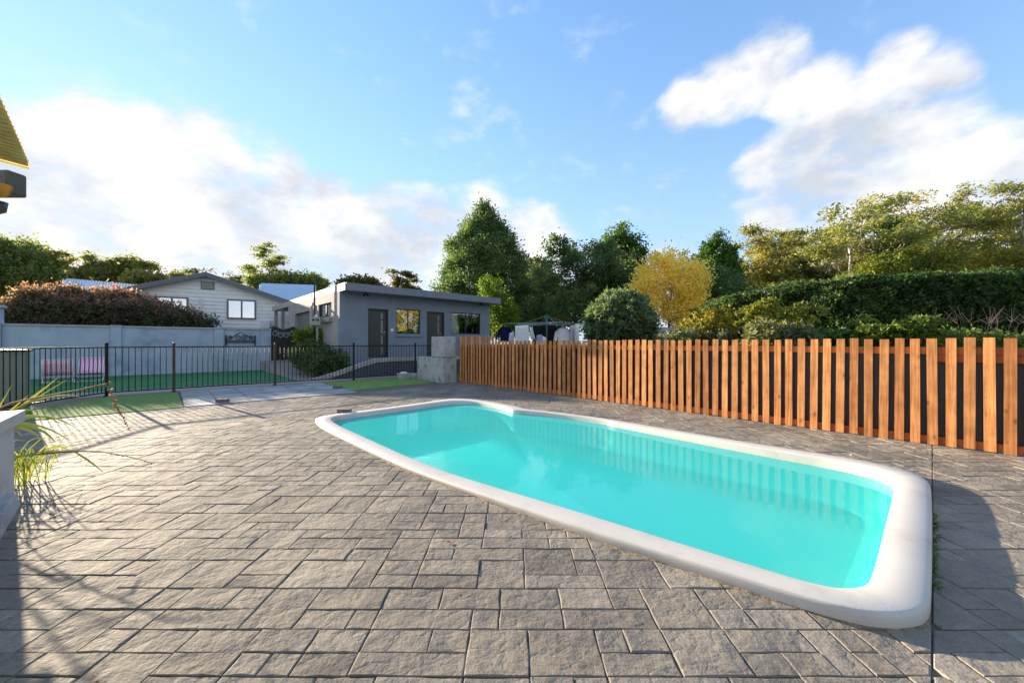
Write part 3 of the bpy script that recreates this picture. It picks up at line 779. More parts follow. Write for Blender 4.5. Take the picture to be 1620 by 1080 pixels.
for k in range(5):
    a = rf.uniform(-.1, .1); b = rf.uniform(-.08, .08); r = rf.uniform(.03, .055)
    mb.rings([[W(pu + a + r * s * math.cos(t), pv + b + r * s * math.sin(t), .225 + r * c) for t in [2 * math.pi * q / 7 for q in range(7)]] for s, c in ((1, 0), (.9, .6), (.5, .95), (.1, 1.05))], cap1=True)
mb.build('pebbles', M['white'], pot, smooth=True)

# ---------------------------------------------------------------- black tubular pool fence
PV = 13.44
pf = thing('pool_fence', W(3.0, PV, 0), 'black tubular steel pool fence with round-capped posts', 'fence')
bar_me = MB().tube([(0, 0, 0.10), (0, 0, 1.20)], 0.0085, 6).mesh('bar', smooth=True); bar_me.materials.append(M['black'])
post_u = [-1.05] + [u_on_v(px, PV) for px in (275, 435, 559.5, 657)] + [8.85]
def fence_run(a, b):
    a, b = Vector(a), Vector(b); d = (b - a); L = d.length; d.normalize(); s = d.cross(Vector((0, 0, 1)))
    for z0, z1 in ((1.175, 1.205), (0.085, 0.112)):
        mb = MB(); w = 0.017
        mb.hexa([a + s * w + Vector((0, 0, z0)), b + s * w + Vector((0, 0, z0)), b - s * w + Vector((0, 0, z0)), a - s * w + Vector((0, 0, z0))][::-1], [a + s * w + Vector((0, 0, z1)), b + s * w + Vector((0, 0, z1)), b - s * w + Vector((0, 0, z1)), a - s * w + Vector((0, 0, z1))][::-1])
        mb.build('fence_rail', M['black'], pf)
    nb = max(2, int(L / 0.108))
    for k in range(1, nb):
        o = link('bar', bar_me, None, pf); o.location = a + d * (L * k / nb) - Vector(pf.location)
def fence_post(p, m):
    mb = MB(); mb.tube([p + Vector((0, 0, -0.02)), p + Vector((0, 0, 1.26))], 0.0325, 10)
    o = mb.build('post', M[m], pf, smooth=False)
    mb = MB(); mb.tube([p + Vector((0, 0, 1.258)), p + Vector((0, 0, 1.285)), p + Vector((0, 0, 1.305))], [0.037, 0.035, 0.014], 10); mb.build('post_cap', M[m], pf, smooth=True)
    mb = MB(); mb.tube([p + Vector((0, 0, -0.005)), p + Vector((0, 0, 0.025))], [0.06, 0.05], 10); mb.build('base_flange', M['black'], pf)
pts = [W(u, PV, 0) for u in post_u]
for i in range(len(pts) - 1):
    dd = (pts[i + 1] - pts[i]).normalized() * 0.034
    fence_run(pts[i] + dd, pts[i + 1] - dd)
for i, p in enumerate(pts): fence_post(p, 'bronze' if i in (1, 2) else 'black')
q0, q1, q2 = W(-1.05, PV, 0), W(-2.35, 11.35, 0), W(-3.65, 9.3, 0)
for a, b in ((q0, q1), (q1, q2)):
    dd = (b - a).normalized() * 0.034; fence_run(a + dd, b - dd)
fence_post(q1, 'black')

# ---------------------------------------------------------------- blue rendered wall with piers
bw = thing('rendered_wall', W(0, 21.6, 0), 'weathered blue grey rendered garden wall with piers', 'wall')
MB().uvbox(-4.15, 3.75, 21.50, 21.72, -0.03, 1.90).build('wall_body', M['bluewall'], bw)
MB().uvbox(-4.15, 3.72, 21.46, 21.76, 1.90, 1.965).build('capping', M['bluecap'], bw, bevel=0.01)
for px0, px1 in ((175, 192), (339, 354), (413, 429)):
    ua, ub = u_on_v(px0, 21.40), u_on_v(px1, 21.40)
    MB().uvbox(ua, ub, 21.40, 21.498, -0.03, 1.93).build('pier', M['bluewall'], bw, bevel=0.01)
    MB().uvbox(ua - .02, ub + .02, 21.37, 21.458, 1.93, 1.985).build('pier_cap', M['bluecap'], bw, bevel=0.01)
MB().uvbox(-5.2, -4.16, 21.35, 21.80, -0.03, 2.50).build('tall_pier', M['bluewall'], bw, bevel=0.01)
MB().uvbox(-5.3, -4.10, 21.30, 21.85, 2.50, 2.58).build('pier_cap', M['bluecap'], bw, bevel=0.01)
ua, ub = u_on_v(233, 21.49), u_on_v(268, 21.49)
MB().uvbox(ua, ub, 21.490, 21.4995, 1.42, 1.78).build('mortar_patch', M['bluewall'], bw)
# scrolled iron ornament fixed to the wall
ic = W(u_on_v(381, 21.44), 21.44, 1.45)
orn = thing('iron_ornament', ic, 'black scrolled wrought iron panel hung on the blue wall', 'ornament')
def on_wall(a, z): return ic + W(a, 0, 0) + Vector((0, 0, z))
hw = 0.5 * (u_on_v(404, 21.44) - u_on_v(358, 21.44))
for s in (-1, 1):
    MB().tube([on_wall(s * hw, -0.28), on_wall(s * hw, 0.20)], 0.025, 6).build('upright', M['black'], orn)
    for cx_, rr_ in ((0.12, 0.13), (0.62, 0.10)):
        sp = []
        for k in range(22):
            t = k / 21 * 3.4 * math.pi; r = rr_ * (1 - 0.75 * k / 21); sp.append(on_wall(s * (hw * cx_ + r * math.cos(t) * 1.0 + .05), 0.08 + r * math.sin(t)))
        MB().tube(sp, 0.012, 5).build('scroll', M['black'], orn)
    MB().tube([on_wall(0, 0.34), on_wall(s * hw * 0.45, 0.17), on_wall(s * hw * 0.95, 0.0)], 0.012, 5).build('arch_bar', M['black'], orn)
for z in (-0.05, -0.13): MB().tube([on_wall(-hw, z), on_wall(hw, z)], 0.02, 6).build('crossbar', M['black'], orn)

# ---------------------------------------------------------------- grey-green enclosure at far left
rd_ = (q1 - q0).normalized(); rn = Vector((rd_.y, -rd_.x, 0))
if rn.dot(q1) < 0: rn = -rn                                            # away from the viewer
e0 = q0 + rd_ * 1.66 + rn * .05
en = thing('pump_enclosure', e0 + rd_ * 1.5, 'grey green ribbed metal enclosure behind the black fence at far left', 'enclosure')
def erun(a0, a1, n0, n1, z0, z1):
    P_ = lambda a, n_, z: e0 + rd_ * a + rn * n_ + Vector((0, 0, z))
    m_ = MB().hexa([P_(a0, n0, z0), P_(a1, n0, z0), P_(a1, n1, z0), P_(a0, n1, z0)], [P_(a0, n0, z1), P_(a1, n0, z1), P_(a1, n1, z1), P_(a0, n1, z1)])
    if rd_.cross(rn).z < 0: m_.f = [tuple(reversed(f)) for f in m_.f]
    return m_
erun(0, 3.2, .02, .9, -.02, 1.13).build('box', M['panel_green'], en)
erun(-.03, 3.23, .0, .93, 1.131, 1.165).build('lid', M['black'], en)
for k in range(16): erun(.05 + k * .2, .08 + k * .2, .005, .021, .02, 1.12).build('rib', M['panel_green'], en)

# ---------------------------------------------------------------- two folding beach chairs
def beach_chair(px, py, rz, recl, label):
    c = gp(px, py, 0.016)
    t = thing('beach_chair', c, label, 'folding chair', 'striped folding chairs on the synthetic lawn')
    t.rotation_euler.z = rz
    def strip(name, pts, w):
        n_ = len(pts); vv, tt, q = [], [], []
        m_ = 13
        for i, (y, z) in enumerate(pts):
            for k in range(m_): vv.append((-w / 2 + w * k / (m_ - 1), y, z)); tt.append(k / (m_ - 1))
        for i in range(n_ - 1):
            for k in range(m_ - 1): a = i * m_ + k; q.append((a, a + 1, a + m_ + 1, a + m_))
        me = np_mesh(name, np.array(vv), np.array(q), tt); o = link(name, me, M['stripe'], t)
        md = o.modifiers.new('thickness', 'SOLIDIFY'); md.thickness = 0.006
    bx, bz = math.cos(R(recl)), math.sin(R(recl))
    strip('backrest', [(0.18 + bx * L, 0.20 + bz * L) for L in (0.02, 0.2, 0.4, 0.56)], 0.50)
    strip('seat', [(-0.30, 0.27), (-0.15, 0.22), (0.02, 0.19), (0.16, 0.20)], 0.50)
    def rod(name, pts):
        me = MB().tube(pts, 0.011, 6).mesh(name, smooth=True); link(name, me, M['white'], t)
    for s in (-0.265, 0.265):
        rod('side_frame', [(s, 0.18, 0.19), (s, 0.18 + bx * 0.58, 0.20 + bz * 0.58)])
        rod('seat_frame', [(s, -0.31, 0.275), (s, 0.20, 0.19)])
        rod('leg', [(s, -0.24, 0.26), (s, 0.22, 0.0)]); rod('leg', [(s, 0.18, 0.24), (s, -0.28, 0.0)])
    rod('top_bar', [(-0.265, 0.18 + bx * 0.58, 0.20 + bz * 0.58), (0.265, 0.18 + bx * 0.58, 0.20 + bz * 0.58)])
    rod('foot_bar', [(-0.265, 0.22, 0.012), (0.265, 0.22, 0.012)]); rod('foot_bar', [(-0.265, -0.28, 0.012), (0.265, -0.28, 0.012)])
    return t
t = beach_chair(92, 604, R(228), 72, 'pale pink striped folding chair lying low beside the enclosure'); t.scale = (1.2, 1.2, 1.0)
t = beach_chair(143, 602, R(40), 62, 'bright pink striped folding chair standing behind the fence corner post'); t.scale = (1.2, 1.2, 1.08)

# ---------------------------------------------------------------- raised apron, kerb and garage
GV, GU0 = 16.0, 5.18
GU1 = u_on_v(775, GV)
ZG = 0.66                                                            # garage floor level
ap = struct(MB().hexa([W(4.3, 14.35, -.03), W(14.0, 14.35, -.03), W(14.0, 15.98, -.03), W(4.3, 15.98, -.03)], [W(4.3, 14.35, .12), W(14.0, 14.35, ZG), W(14.0, 15.98, ZG), W(4.3, 15.98, .30)]).build('driveway', M['asphalt'], None, origin=W(8, 15, 0)))
kb = thing('ramp_kerb', W(6, 14.2, 0), 'pale curved concrete kerb rising beside the dark ramp', 'kerb')
prof_k = [(3.55, 0.02), (4.2, 0.17), (4.8, 0.36), (5.4, 0.55), (6.0, 0.69), (6.6, 0.72), (7.6, 0.71), (9.0, 0.70), (12.0, 0.70)]
mb = MB(); rg = []
for i, (u, z) in enumerate(prof_k):
    v_ = 14.30 - 0.10 * math.sin(min(1, i / 4) * math.pi)
    rg.append([W(u, v_, max(z - 0.15, -.02)), W(u, v_ + .17, max(z - 0.15, -.02)), W(u, v_ + .17, z), W(u, v_, z)])
mb.rings(rg, cap0=True, cap1=True); mb.build('kerb', M['pale_concrete'], kb)
mb = MB(); rg = []
for i, (u, z) in enumerate(prof_k):
    v_ = 14.335 - 0.10 * math.sin(min(1, i / 4) * math.pi)
    rg.append([W(u, v_, -.03), W(u, v_ + .10, -.03), W(u, v_ + .10, max(z - .152, -.01)), W(u, v_, max(z - .152, -.01))])
mb.rings(rg, cap0=True, cap1=True); mb.build('retaining_wall', M['asphalt'], kb)

gr = thing('garage', W(9, 20, 0), 'slate blue rendered flat roofed garage with two dark doors', 'garage')
def zpx(px, py, u, v): 
    p = W(u, v); return HEYE + (HORY - py) / FPX * p.y
def openings_wall(name, mat, parent, axis, c0, c1, s0, s1, z0, z1, ops):
    # axis 'u': wall runs along u between s0..s1, thickness c0..c1 in v; axis 'v': the other way round
    mb = MB(); zs = sorted({z0, z1, *[o_[2] for o_ in ops], *[o_[3] for o_ in ops]}); ss = sorted({s0, s1, *[o_[0] for o_ in ops], *[o_[1] for o_ in ops]})
    for i in range(len(ss) - 1):
        for j in range(len(zs) - 1):
            ms, mz = (ss[i] + ss[i + 1]) / 2, (zs[j] + zs[j + 1]) / 2
            if any(o_[0] < ms < o_[1] and o_[2] < mz < o_[3] for o_ in ops): continue
            if axis == 'u': mb.uvbox(ss[i], ss[i + 1], c0, c1, zs[j], zs[j + 1])
            else: mb.uvbox(c0, c1, ss[i], ss[i + 1], zs[j], zs[j + 1])
    return mb.build(name, mat, parent)
def fo(px0, px1, py0, py1):
    a, b = u_on_v(px0, GV), u_on_v(px1, GV); return (a, b, zpx(px0, py1, a, GV) if py1 else ZG, zpx(px0, py0, a, GV))
D1 = fo(582.5, 614.5, 487.5, None); D2 = fo(675.5, 703, 492.5, None)
W1 = fo(627, 665, 488.0, 527.5); W2 = fo(714, 760, 493.5, 528)
ZR0, ZR1 = 3.36, 3.66
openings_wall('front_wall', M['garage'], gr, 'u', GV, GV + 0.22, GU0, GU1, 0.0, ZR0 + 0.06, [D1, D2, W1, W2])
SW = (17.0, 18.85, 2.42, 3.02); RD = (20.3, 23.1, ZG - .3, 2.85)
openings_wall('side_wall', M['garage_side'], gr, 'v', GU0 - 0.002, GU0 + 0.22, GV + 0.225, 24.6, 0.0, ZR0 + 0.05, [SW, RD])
MB().uvbox(GU1 - .22, GU1, GV + .225, 24.6, 0, ZR0).build('far_wall', M['garage'], gr)
MB().uvbox(GU0 + .23, GU1 - .23, 24.38, 24.6, 0, ZR0).build('rear_wall', M['garage'], gr)
for pv_ in (26.6, 28.5): MB().uvbox(GU0 + 0.05, GU0 + .22, pv_, pv_ + .17, 0, ZR0).build('carport_post', M['garage_side'], gr)
MB().uvbox(GU0 + 1.5, GU0 + 6, 28.7, 28.85, 0, ZR0).build('carport_rear_wall', M['board'], gr)
MB().uvbox(GU0 + 0.04, GU1 + 0.2, 15.44, 29.0, ZR0 + 0.03, ZR1 - 0.03).build('roof', M['soffit'], gr)
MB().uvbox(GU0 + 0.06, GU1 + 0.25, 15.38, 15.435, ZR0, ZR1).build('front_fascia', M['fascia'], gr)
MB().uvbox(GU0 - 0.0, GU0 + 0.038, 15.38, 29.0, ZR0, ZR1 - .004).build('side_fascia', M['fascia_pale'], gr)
MB().uvbox(GU0 + 0.1, GU1 + 0.2, 15.46, 15.99, ZR0 + 0.008, ZR0 + 0.028).build('eave_lining', M['soffit'], gr)
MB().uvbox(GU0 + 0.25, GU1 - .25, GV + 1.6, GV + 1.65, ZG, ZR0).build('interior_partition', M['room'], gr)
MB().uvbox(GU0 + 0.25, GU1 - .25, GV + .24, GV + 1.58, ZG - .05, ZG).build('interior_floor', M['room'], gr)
def g_door(D, hside):
    u0, u1, z0, z1 = D
    d = MB().uvbox(u0 + .06, u1 - .06, GV + .10, GV + .145, z0, z1 - .06).build('door', M['door'], gr)
    MB().uvbox(u0, u0 + .058, GV + .04, GV + .16, z0, z1).build('door_frame', M['frame'], gr)
    MB().uvbox(u1 - .058, u1, GV + .04, GV + .16, z0, z1).build('door_frame', M['frame'], gr)
    MB().uvbox(u0 + .06, u1 - .06, GV + .04, GV + .16, z1 - .058, z1).build('door_head', M['frame'], gr)
    w = u1 - u0; h = z1 - z0; g0 = u0 + w * 0.66
    for a, b in ((.80, .92), (.50, .77), (.28, .46), (.06, .22)): MB().uvbox(g0, g0 + .085, GV + .092, GV + .103, z0 + h * a, z0 + h * b).build('glazed_slot', M['frost'], d)
    hx = u1 - .15
    MB().tube([W(hx, GV + .09, z0 + h * .49), W(hx, GV + .03, z0 + h * .49), W(hx - .11, GV + .03, z0 + h * .49)], 0.011, 6).build('handle', M['chrome'], d)
    MB().tube([W(hx, GV + .098, z0 + h * .53), W(hx, GV + .07, z0 + h * .53)], 0.027, 8).build('lock', M['chrome'], d)
g_door(D1, 1); g_door(D2, 1)
def g_window(O, mat, n=2):
    u0, u1, z0, z1 = O; fw = .045
    wdw = MB().uvbox(u0, u1, GV + .05, GV + .11, z0, z0 + fw).build('window', M['frame'], gr)
    MB().uvbox(u0, u1, GV + .05, GV + .11, z1 - fw, z1).build('frame', M['frame'], wdw)
    for i in range(n + 1):
        c = u0 + fw / 2 + (u1 - u0 - fw) * i / n
        MB().uvbox(c - fw / 2, c + fw / 2, GV + .05, GV + .11, z0 + fw, z1 - fw).build('frame', M['frame'], wdw)
    for i in range(n):
        a = u0 + fw + (u1 - u0 - fw) * i / n; b = u0 + (u1 - u0 - fw) * (i + 1) / n
        MB().uvbox(a, b, GV + .076, GV + .080, z0 + fw, z1 - fw).build('pane', mat, wdw)
    return wdw
w1 = g_window(W1, M['glass_mirror']); w2 = g_window(W2, M['glass_clear'])
MB().uvbox(W1[0] - .02, W1[1] + .04, GV - .05, GV + .045, W1[2] - .14, W1[2] - .004).build('sill', M['garage'], w1)
def curtain(a, b, z0, z1, lean):
    mb = MB(); r0, r1 = [], []
    for k in range(25):
        t = k / 24; u = a + (b - a) * t
        r1.append(W(u, GV + .145 + .018 * math.sin(k * 1.9), z1)); r0.append(W(u + lean * t, GV + .145 + .022 * math.sin(k * 1.9 + .4), z0))
    mb.rings([r0, r1], closed=False); mb.build('curtain', M['curtain'], w2)
du = W2[1] - W2[0]
curtain(W2[0] + .03, W2[0] + du * .25, W2[2] + .02, W2[3] - .03, 0.12); curtain(W2[0] + du * .76, W2[1] - .04, W2[2] + .02, W2[3] - .03, 0.0)
MB().uvbox(u_on_v(617.8, GV), u_on_v(622, GV), GV - .03, GV - .002, 1.80, 1.92).build('switch_box', M['white'], gr)
for px in (578, 760):
    u = u_on_v(px, 15.7); l = MB().tube([W(u, 15.7, ZR0 + .006), W(u, 15.7, ZR0 - .05)], .03, 8).build('eave_spotlight', M['black'], gr)
    for s in (-1, 1): MB().tube([W(u + s * .02, 15.69, ZR0 - .05), W(u + s * .09, 15.62, ZR0 - .12)], [.02, .045], 8).build('lamp_head', M['black'], l)
# side window, roller door
wd = MB().uvbox(GU0 + .06, GU0 + .12, SW[0], SW[1], SW[2], SW[2] + .05).build('window', M['frame'], gr)
MB().uvbox(GU0 + .06, GU0 + .12, SW[0], SW[1], SW[3] - .05, SW[3]).build('frame', M['frame'], wd)
for c in (SW[0], (SW[0] + SW[1]) / 2 - .03, SW[1] - .05): MB().uvbox(GU0 + .06, GU0 + .12, c, c + .05, SW[2] + .05, SW[3] - .05).build('frame', M['frame'], wd)
MB().uvbox(GU0 + .09, GU0 + .094, SW[0], SW[1], SW[2], SW[3]).build('pane', M['glass'], wd)
MB().uvbox(GU0 - .14, GU0 - .004, 16.9, 19.0, SW[2] - .24, SW[2] - .10).build('sill', M['garage_side'], wd)
rd = MB().uvbox(GU0 + .19, GU0 + .20, RD[0], RD[1], RD[2], RD[3]).build('roller_door', M['roller'], gr)
for k in range(16):
    z = RD[2] + (RD[3] - RD[2]) * k / 16; MB().uvbox(GU0 + .165, GU0 + .189, RD[0] + .01, RD[1] - .01, z + .01, z + (RD[3] - RD[2]) / 16 - .02).build('door_slat', M['roller'], rd)
MB().uvbox(GU0 - .06, GU0 - .004, 19.3, 19.75, 0, ZR0 - .3).build('wall_pier', M['garage_side'], gr)

# power pole with meter box and conduit, beside the garage
ppv = 18.2; ppu = u_on_v(497.5, ppv); pb = W(ppu, ppv, 0)
pp = thing('service_pole', pb, 'slim dark service pole rising in front of the garage side', 'pole')
MB().tube([pb, pb + Vector((0, 0, zpx(497, 437, ppu, ppv)))], .035, 8).build('pole', M['frame'], pp)
MB().tube([pb + W(-.05, .25, 0), pb + W(-.05, .25, 2.9), pb + W(.05, .5, 3.05)], .06, 8).build('conduit', M['fascia_pale'], pp)
mx = W(u_on_v(501, 17.6), 17.6, 0); mz = zpx(501, 515, ppu, 17.6)
mbx = thing('meter_box', mx + Vector((0, 0, mz)), 'small grey utility box with two dark windows on the service pole', 'meter box')
mb = MB(); mb.box(mx.x - .20, mx.x + .20, mx.y - .1, mx.y + .1, mz, mz + .36); mb.build('case', M['panel_green'], mbx, bevel=.03)
for s in (-.09, .09): MB().box(mx.x + s - .055, mx.x + s + .055, mx.y - .115, mx.y - .101, mz + .20, mz + .28).build('dial_window', M['frame'], mbx)
mb = MB(); mb.tube([mx + Vector((-.02, 0, mz + .36)), mx + Vector((-.02, 0, mz + .46))], [.07, .05], 8); mb.build('cap', M['white'], mbx)
MB().tube([mx + Vector((0, .06, -.0)), mx + Vector((0, .06, mz))], .045, 8).build('stand_pipe', M['panel_green'], mbx)

# ---------------------------------------------------------------- iron gate between wall and garage
gt = thing('driveway_gate', W(4.4, 21.5, 0), 'dark slatted gate with pale iron scrolls beside the blue wall', 'gate')
ga, gb = u_on_v(431, 21.5), u_on_v(466, 21.5); ng = 9
GZ0 = 0.45
for k in range(ng):
    u = ga + (gb - ga) * (k + .5) / ng; MB().uvbox(u - .055, u + .055, 21.50, 21.53, GZ0, 1.95 + .18 * abs(k - ng / 2 + .5) / ng * 2).build('gate_slat', M['frame'], gt)
for z in (GZ0 + .12, 1.55): MB().uvbox(ga, gb, 21.532, 21.57, z, z + .09).build('gate_rail', M['frame'], gt)
for k in range(4):
    c = ga + (gb - ga) * (k + .5) / 4; sp = []
    for q in range(16):
        t = q / 15 * 2.6 * math.pi; r = .16 * (1 - .7 * q / 15); sp.append(W(c + r * math.cos(t), 21.47, 1.70 + .25 * (abs(k - 1.5) - 1) * .3 + r * math.sin(t)))
    MB().tube(sp, .018, 5).build('scroll', M['bluecap'], gt)
for u in (ga - .12, gb): MB().uvbox(u, u + .11, 21.48, 21.60, 0, 2.05).build('gate_post', M['frame'], gt)
MB().uvbox(gb + .12, 5.14, 21.5, 21.66, 0, 1.55).build('side_panel', M['garage'], gt)
struct(MB().hexa([W(3.4, 17.5, -.03), W(5.1, 17.5, -.03), W(5.1, 21.45, -.03), W(3.4, 21.45, -.03)], [W(3.4, 17.5, .015), W(5.1, 17.5, .015), W(5.1, 21.45, .44), W(3.4, 21.45, .44)]).build('path', M['pinkish'], None, origin=W(4.2, 19, 0)))

# ---------------------------------------------------------------- weatherboard house
HD = Vector((0.860, 0.510, 0)); HB = Vector((-0.510, 0.860, 0))         # along and behind the gable wall
HA = at(327, 434, 24.0); HA.z = 0
def H(a, b, z): return HA + HD * a + HB * b + Vector((0, 0, z))
def a_of(px, b=0.0):
    r = (px - CPX) / FPX; p = HA + HB * b
    return (r * p.y - p.x) / (HD.x - r * HD.y)
def hz(px, py, b=0.0): return HEYE + (HORY - py) / FPX * H(a_of(px, b), b, 0).y
APZ, SL = 5.62, 0.335
A0, A1 = -3.15, 6.2
def hbox(a0, a1, b0, b1, z0, z1):
    return MB().hexa([H(a0, b0, z0), H(a1, b0, z0), H(a1, b1, z0), H(a0, b1, z0)], [H(a0, b0, z1), H(a1, b0, z1), H(a1, b1, z1), H(a0, b1, z1)])
hs = thing('weatherboard_house', H(0, 4, 0), 'white weatherboard house with grey gable trim beyond the wall', 'house')
mb = MB(); gw = [(A0, 0), (A1, 0), (A1, APZ - SL * A1 - .1), (0, APZ - .1), (A0, APZ + SL * A0 - .1)]
mb.rings([[H(a, 0.06, z) for a, z in gw], [H(a, 6.0, z) for a, z in gw]], cap0=True, cap1=True)
wall = mb.build('wall', M['board'], hs)
z = 0.4
while z < APZ - .2:
    z1 = z + 0.235
    def lim(zz): return max(A0, (zz - (APZ - .1)) / SL), min(A1, ((APZ - .1) - zz) / SL)
    l0, l1 = lim(z), lim(z1)
    if l1[1] - l1[0] > .1:
        MB().add([H(l0[0], .005, z), H(l0[1], .005, z), H(l1[1], .045, z1), H(l1[0], .045, z1), H(l0[0], .058, z), H(l0[1], .058, z)], [(0, 1, 2, 3), (1, 0, 4, 5)]).build('weatherboard', M['board'], wall)
    z = z1
def roof_plane(a0, z0, a1, z1, b0, b1, name, th=.07):
    mb = MB(); mb.hexa([H(a0, b0, z0), H(a1, b0, z1), H(a1, b1, z1), H(a0, b1, z0)], [H(a0, b0, z0 + th), H(a1, b0, z1 + th), H(a1, b1, z1 + th), H(a0, b1, z0 + th)])
    return mb.build(name, M['metalroof'], hs)
rl = roof_plane(A0 - .5, APZ - SL * (-A0 + .5), -.002, APZ, -.42, 6.2, 'roof'); rr_ = roof_plane(0.002, APZ, A1 + .5, APZ - SL * (A1 + .5), -.42, 6.2, 'roof')
for s, e in ((-1, A0 - .55), (1, A1 + .55)):
    mb = MB(); ez = APZ - SL * abs(e); q = .003 * s
    mb.hexa([H(q, -.48, APZ - .20), H(e, -.48, ez - .20), H(e, -.43, ez - .20), H(q, -.43, APZ - .20)], [H(q, -.48, APZ + .05), H(e, -.48, ez + .05), H(e, -.43, ez + .05), H(q, -.43, APZ + .05)])
    if s < 0: mb.f = [tuple(reversed(f)) for f in mb.f]
    mb.build('barge_board', M['housetrim'], hs)
def h_window(px0, px1, py0, py1):
    a0, a1 = a_of(px0), a_of(px1); z0, z1 = hz(px0, py1), hz(px0, py0); f = .09
    wd = hbox(a0, a1, -.05, .035, z0, z0 + f).build('window', M['housetrim'], hs)
    hbox(a0, a1, -.05, .035, z1 - f, z1).build('frame', M['housetrim'], wd)
    for c in (a0, (a0 + a1) / 2 - f / 2, a1 - f): hbox(c, c + f, -.05, .035, z0 + f, z1 - f).build('frame', M['housetrim'], wd)
    hbox(a0 + f, (a0 + a1) / 2 - f / 2, -.012, -.006, z0 + f, z1 - f).build('pane', M['glass_house'], wd); hbox((a0 + a1) / 2 + f / 2, a1 - f, -.012, -.006, z0 + f, z1 - f).build('pane', M['glass_house'], wd)
M['glass_house'] = glass_mat('sky_reflecting_glass', (0.2, 0.2, 0.2), 0.8)
h_window(245, 298, 468, 500); h_window(359, 405, 473, 504)
va0, va1 = a_of(318), a_of(339)
vt = hbox(va0, va1, -.04, .035, hz(318, 457), hz(318, 444.5)).build('gable_vent', M['housetrim'], hs)
for k in range(5): zz = hz(318, 457) + .06 + k * .085; hbox(va0 + .04, va1 - .04, -.06, -.041, zz, zz + .05).build('louvre', M['fascia_pale'], vt)
MB().tube([H(a_of(318), -.07, hz(318, 494)), H(a_of(318), -.07, hz(318, 472))], .05, 8).build('vent_pipe', M['white'], hs)
hbox(a_of(413), a_of(428), -.3, -.01, hz(413, 519), hz(413, 507)).build('air_conditioner', M['white'], hs, bevel=.02)
# lower side wing with its pale metal roof, and the long roof behind
mb = MB(); mb.hexa([H(A0 - 2.9, .3, 0), H(A0 - .01, .3, 0), H(A0 - .01, 6, 0), H(A0 - 2.9, 6, 0)], [H(A0 - 2.9, .3, 3.95), H(A0 - .01, .3, 4.35), H(A0 - .01, 6, 4.35), H(A0 - 2.9, 6, 3.95)]); mb.build('wing_wall', M['board'], hs)
mb = MB(); mb.hexa([H(A0 - 3.3, -.2, 3.98), H(A0 - .52, -.2, 4.30), H(A0 - .52, 6.2, 4.30), H(A0 - 3.3, 6.2, 3.98)], [H(A0 - 3.3, -.2, 4.10), H(A0 - .52, -.2, 4.42), H(A0 - .52, 6.2, 4.42), H(A0 - 3.3, 6.2, 4.10)]); mb.build('wing_roof', M['housetrim'], hs)
def far_roof(pxs, Y0, Y1, label):
    (xa, ya), (xb, yb), yl = pxs
    p0, p1 = at(xa, yl, Y0), at(xb, yl + 2, Y0); q0, q1 = at(xa + 8, ya, Y1), at(xb, yb, Y1)
    t = thing('metal_roofed_shed', Vector((p0.x, p0.y, 0)), label, 'shed')
    o3 = Vector((0, 0, .06))
    MB().hexa([p0, p1, q1, q0], [p0 + o3, p1 + o3, q1 + o3, q0 + o3]).build('roof', M['metalroof'], t)
    d = (p1 - p0).normalized()
    for k in range(26):
        f = (k + .5) / 26; a = p0.lerp(p1, f) + o3; b = q0.lerp(q1, f) + o3
        MB().hexa([a, a + d * .05, b + d * .05, b], [a + Vector((0, 0, .04)), a + d * .05 + Vector((0, 0, .04)), b + d * .05 + Vector((0, 0, .04)), b + Vector((0, 0, .04))]).build('roof_rib', M['metalroof'], t)
    w0 = [Vector((p.x, p.y + .3, 0)) for p in (p0, p1)] + [Vector((p.x, p.y - .3, 0)) for p in (q1, q0)]
    MB().hexa(w0, [Vector((a.x, a.y, b.z - .1)) for a, b in zip(w0, (p0, p1, q1, q0))]).build('wall', M['board'], t)
far_roof(((97, 441.5), (222, 452), 464), 27.5, 32, 'long pale blue metal roof behind the plum coloured bush')
far_roof(((405, 449), (500, 452), 476), 32.5, 39, 'pale metal roof between the gable house and the garage')

# ---------------------------------------------------------------- planter wall at left
pw = thing('planter_wall', W(-1.05, 2.5, 0), 'pale rendered planter wall with a thick cap at the left edge', 'planter')
MB().uvbox(-1.22, -0.93, -1.0, 5.14, -.02, 0.635).build('wall_face', M['planter'], pw)
MB().hexa([W(-1.2, -1, -.02), W(-.45, -1, -.02), W(-.86, 4.95, -.02), W(-1.2, 4.95, -.02)], [W(-1.2, -1, .11), W(-.47, -1, .11), W(-.88, 4.93, .11), W(-1.2, 4.93, .11)]).build('plinth', M['concrete'], pw, bevel=.012)
MB().uvbox(-1.26, -0.88, -1.0, 5.20, .636, .73).build('cap', M['planter_cap'], pw, bevel=.006)
MB().uvbox(-2.9, -1.23, -1.0, 4.9, -.02, 0.50).build('soil_bed', M['ground'], pw)

# ---------------------------------------------------------------- patio roof edge and floodlight at far left
E1 = at(47, 268, 2.5); er = Vector((0.727, -0.686, 0)); ec = Vector((0.686, 0.727, 0))
pr = thing('patio_roof', Vector((E1.x - 1.5, E1.y - 1.0, 0)), 'corrugated patio roof edge coloured yellow as if sunlit through at the top left', 'patio roof')
mb = MB(); r0, r1 = [], []
k = 0; s_ = 0.0
while s_ < 3.2:                                                     # flat pans with narrow deep ribs between them
    for ds, zc in ((0.0, 0.0), (0.040, 0.0), (0.045, 0.042), (0.058, 0.042), (0.063, 0.0)):
        r0.append(E1 + er * (s_ + ds) + Vector((0, 0, zc))); r1.append(E1 + er * (s_ + ds) - ec * 2.4 + Vector((0, 0, zc + .22)))
    s_ += 0.0631
mb.rings([r1, r0], closed=False); o = mb.build('corrugated_sheet', M['poly'], pr)
md = o.modifiers.new('thickness', 'SOLIDIFY'); md.thickness = .002
q = E1 - ec * .27 + er * .10
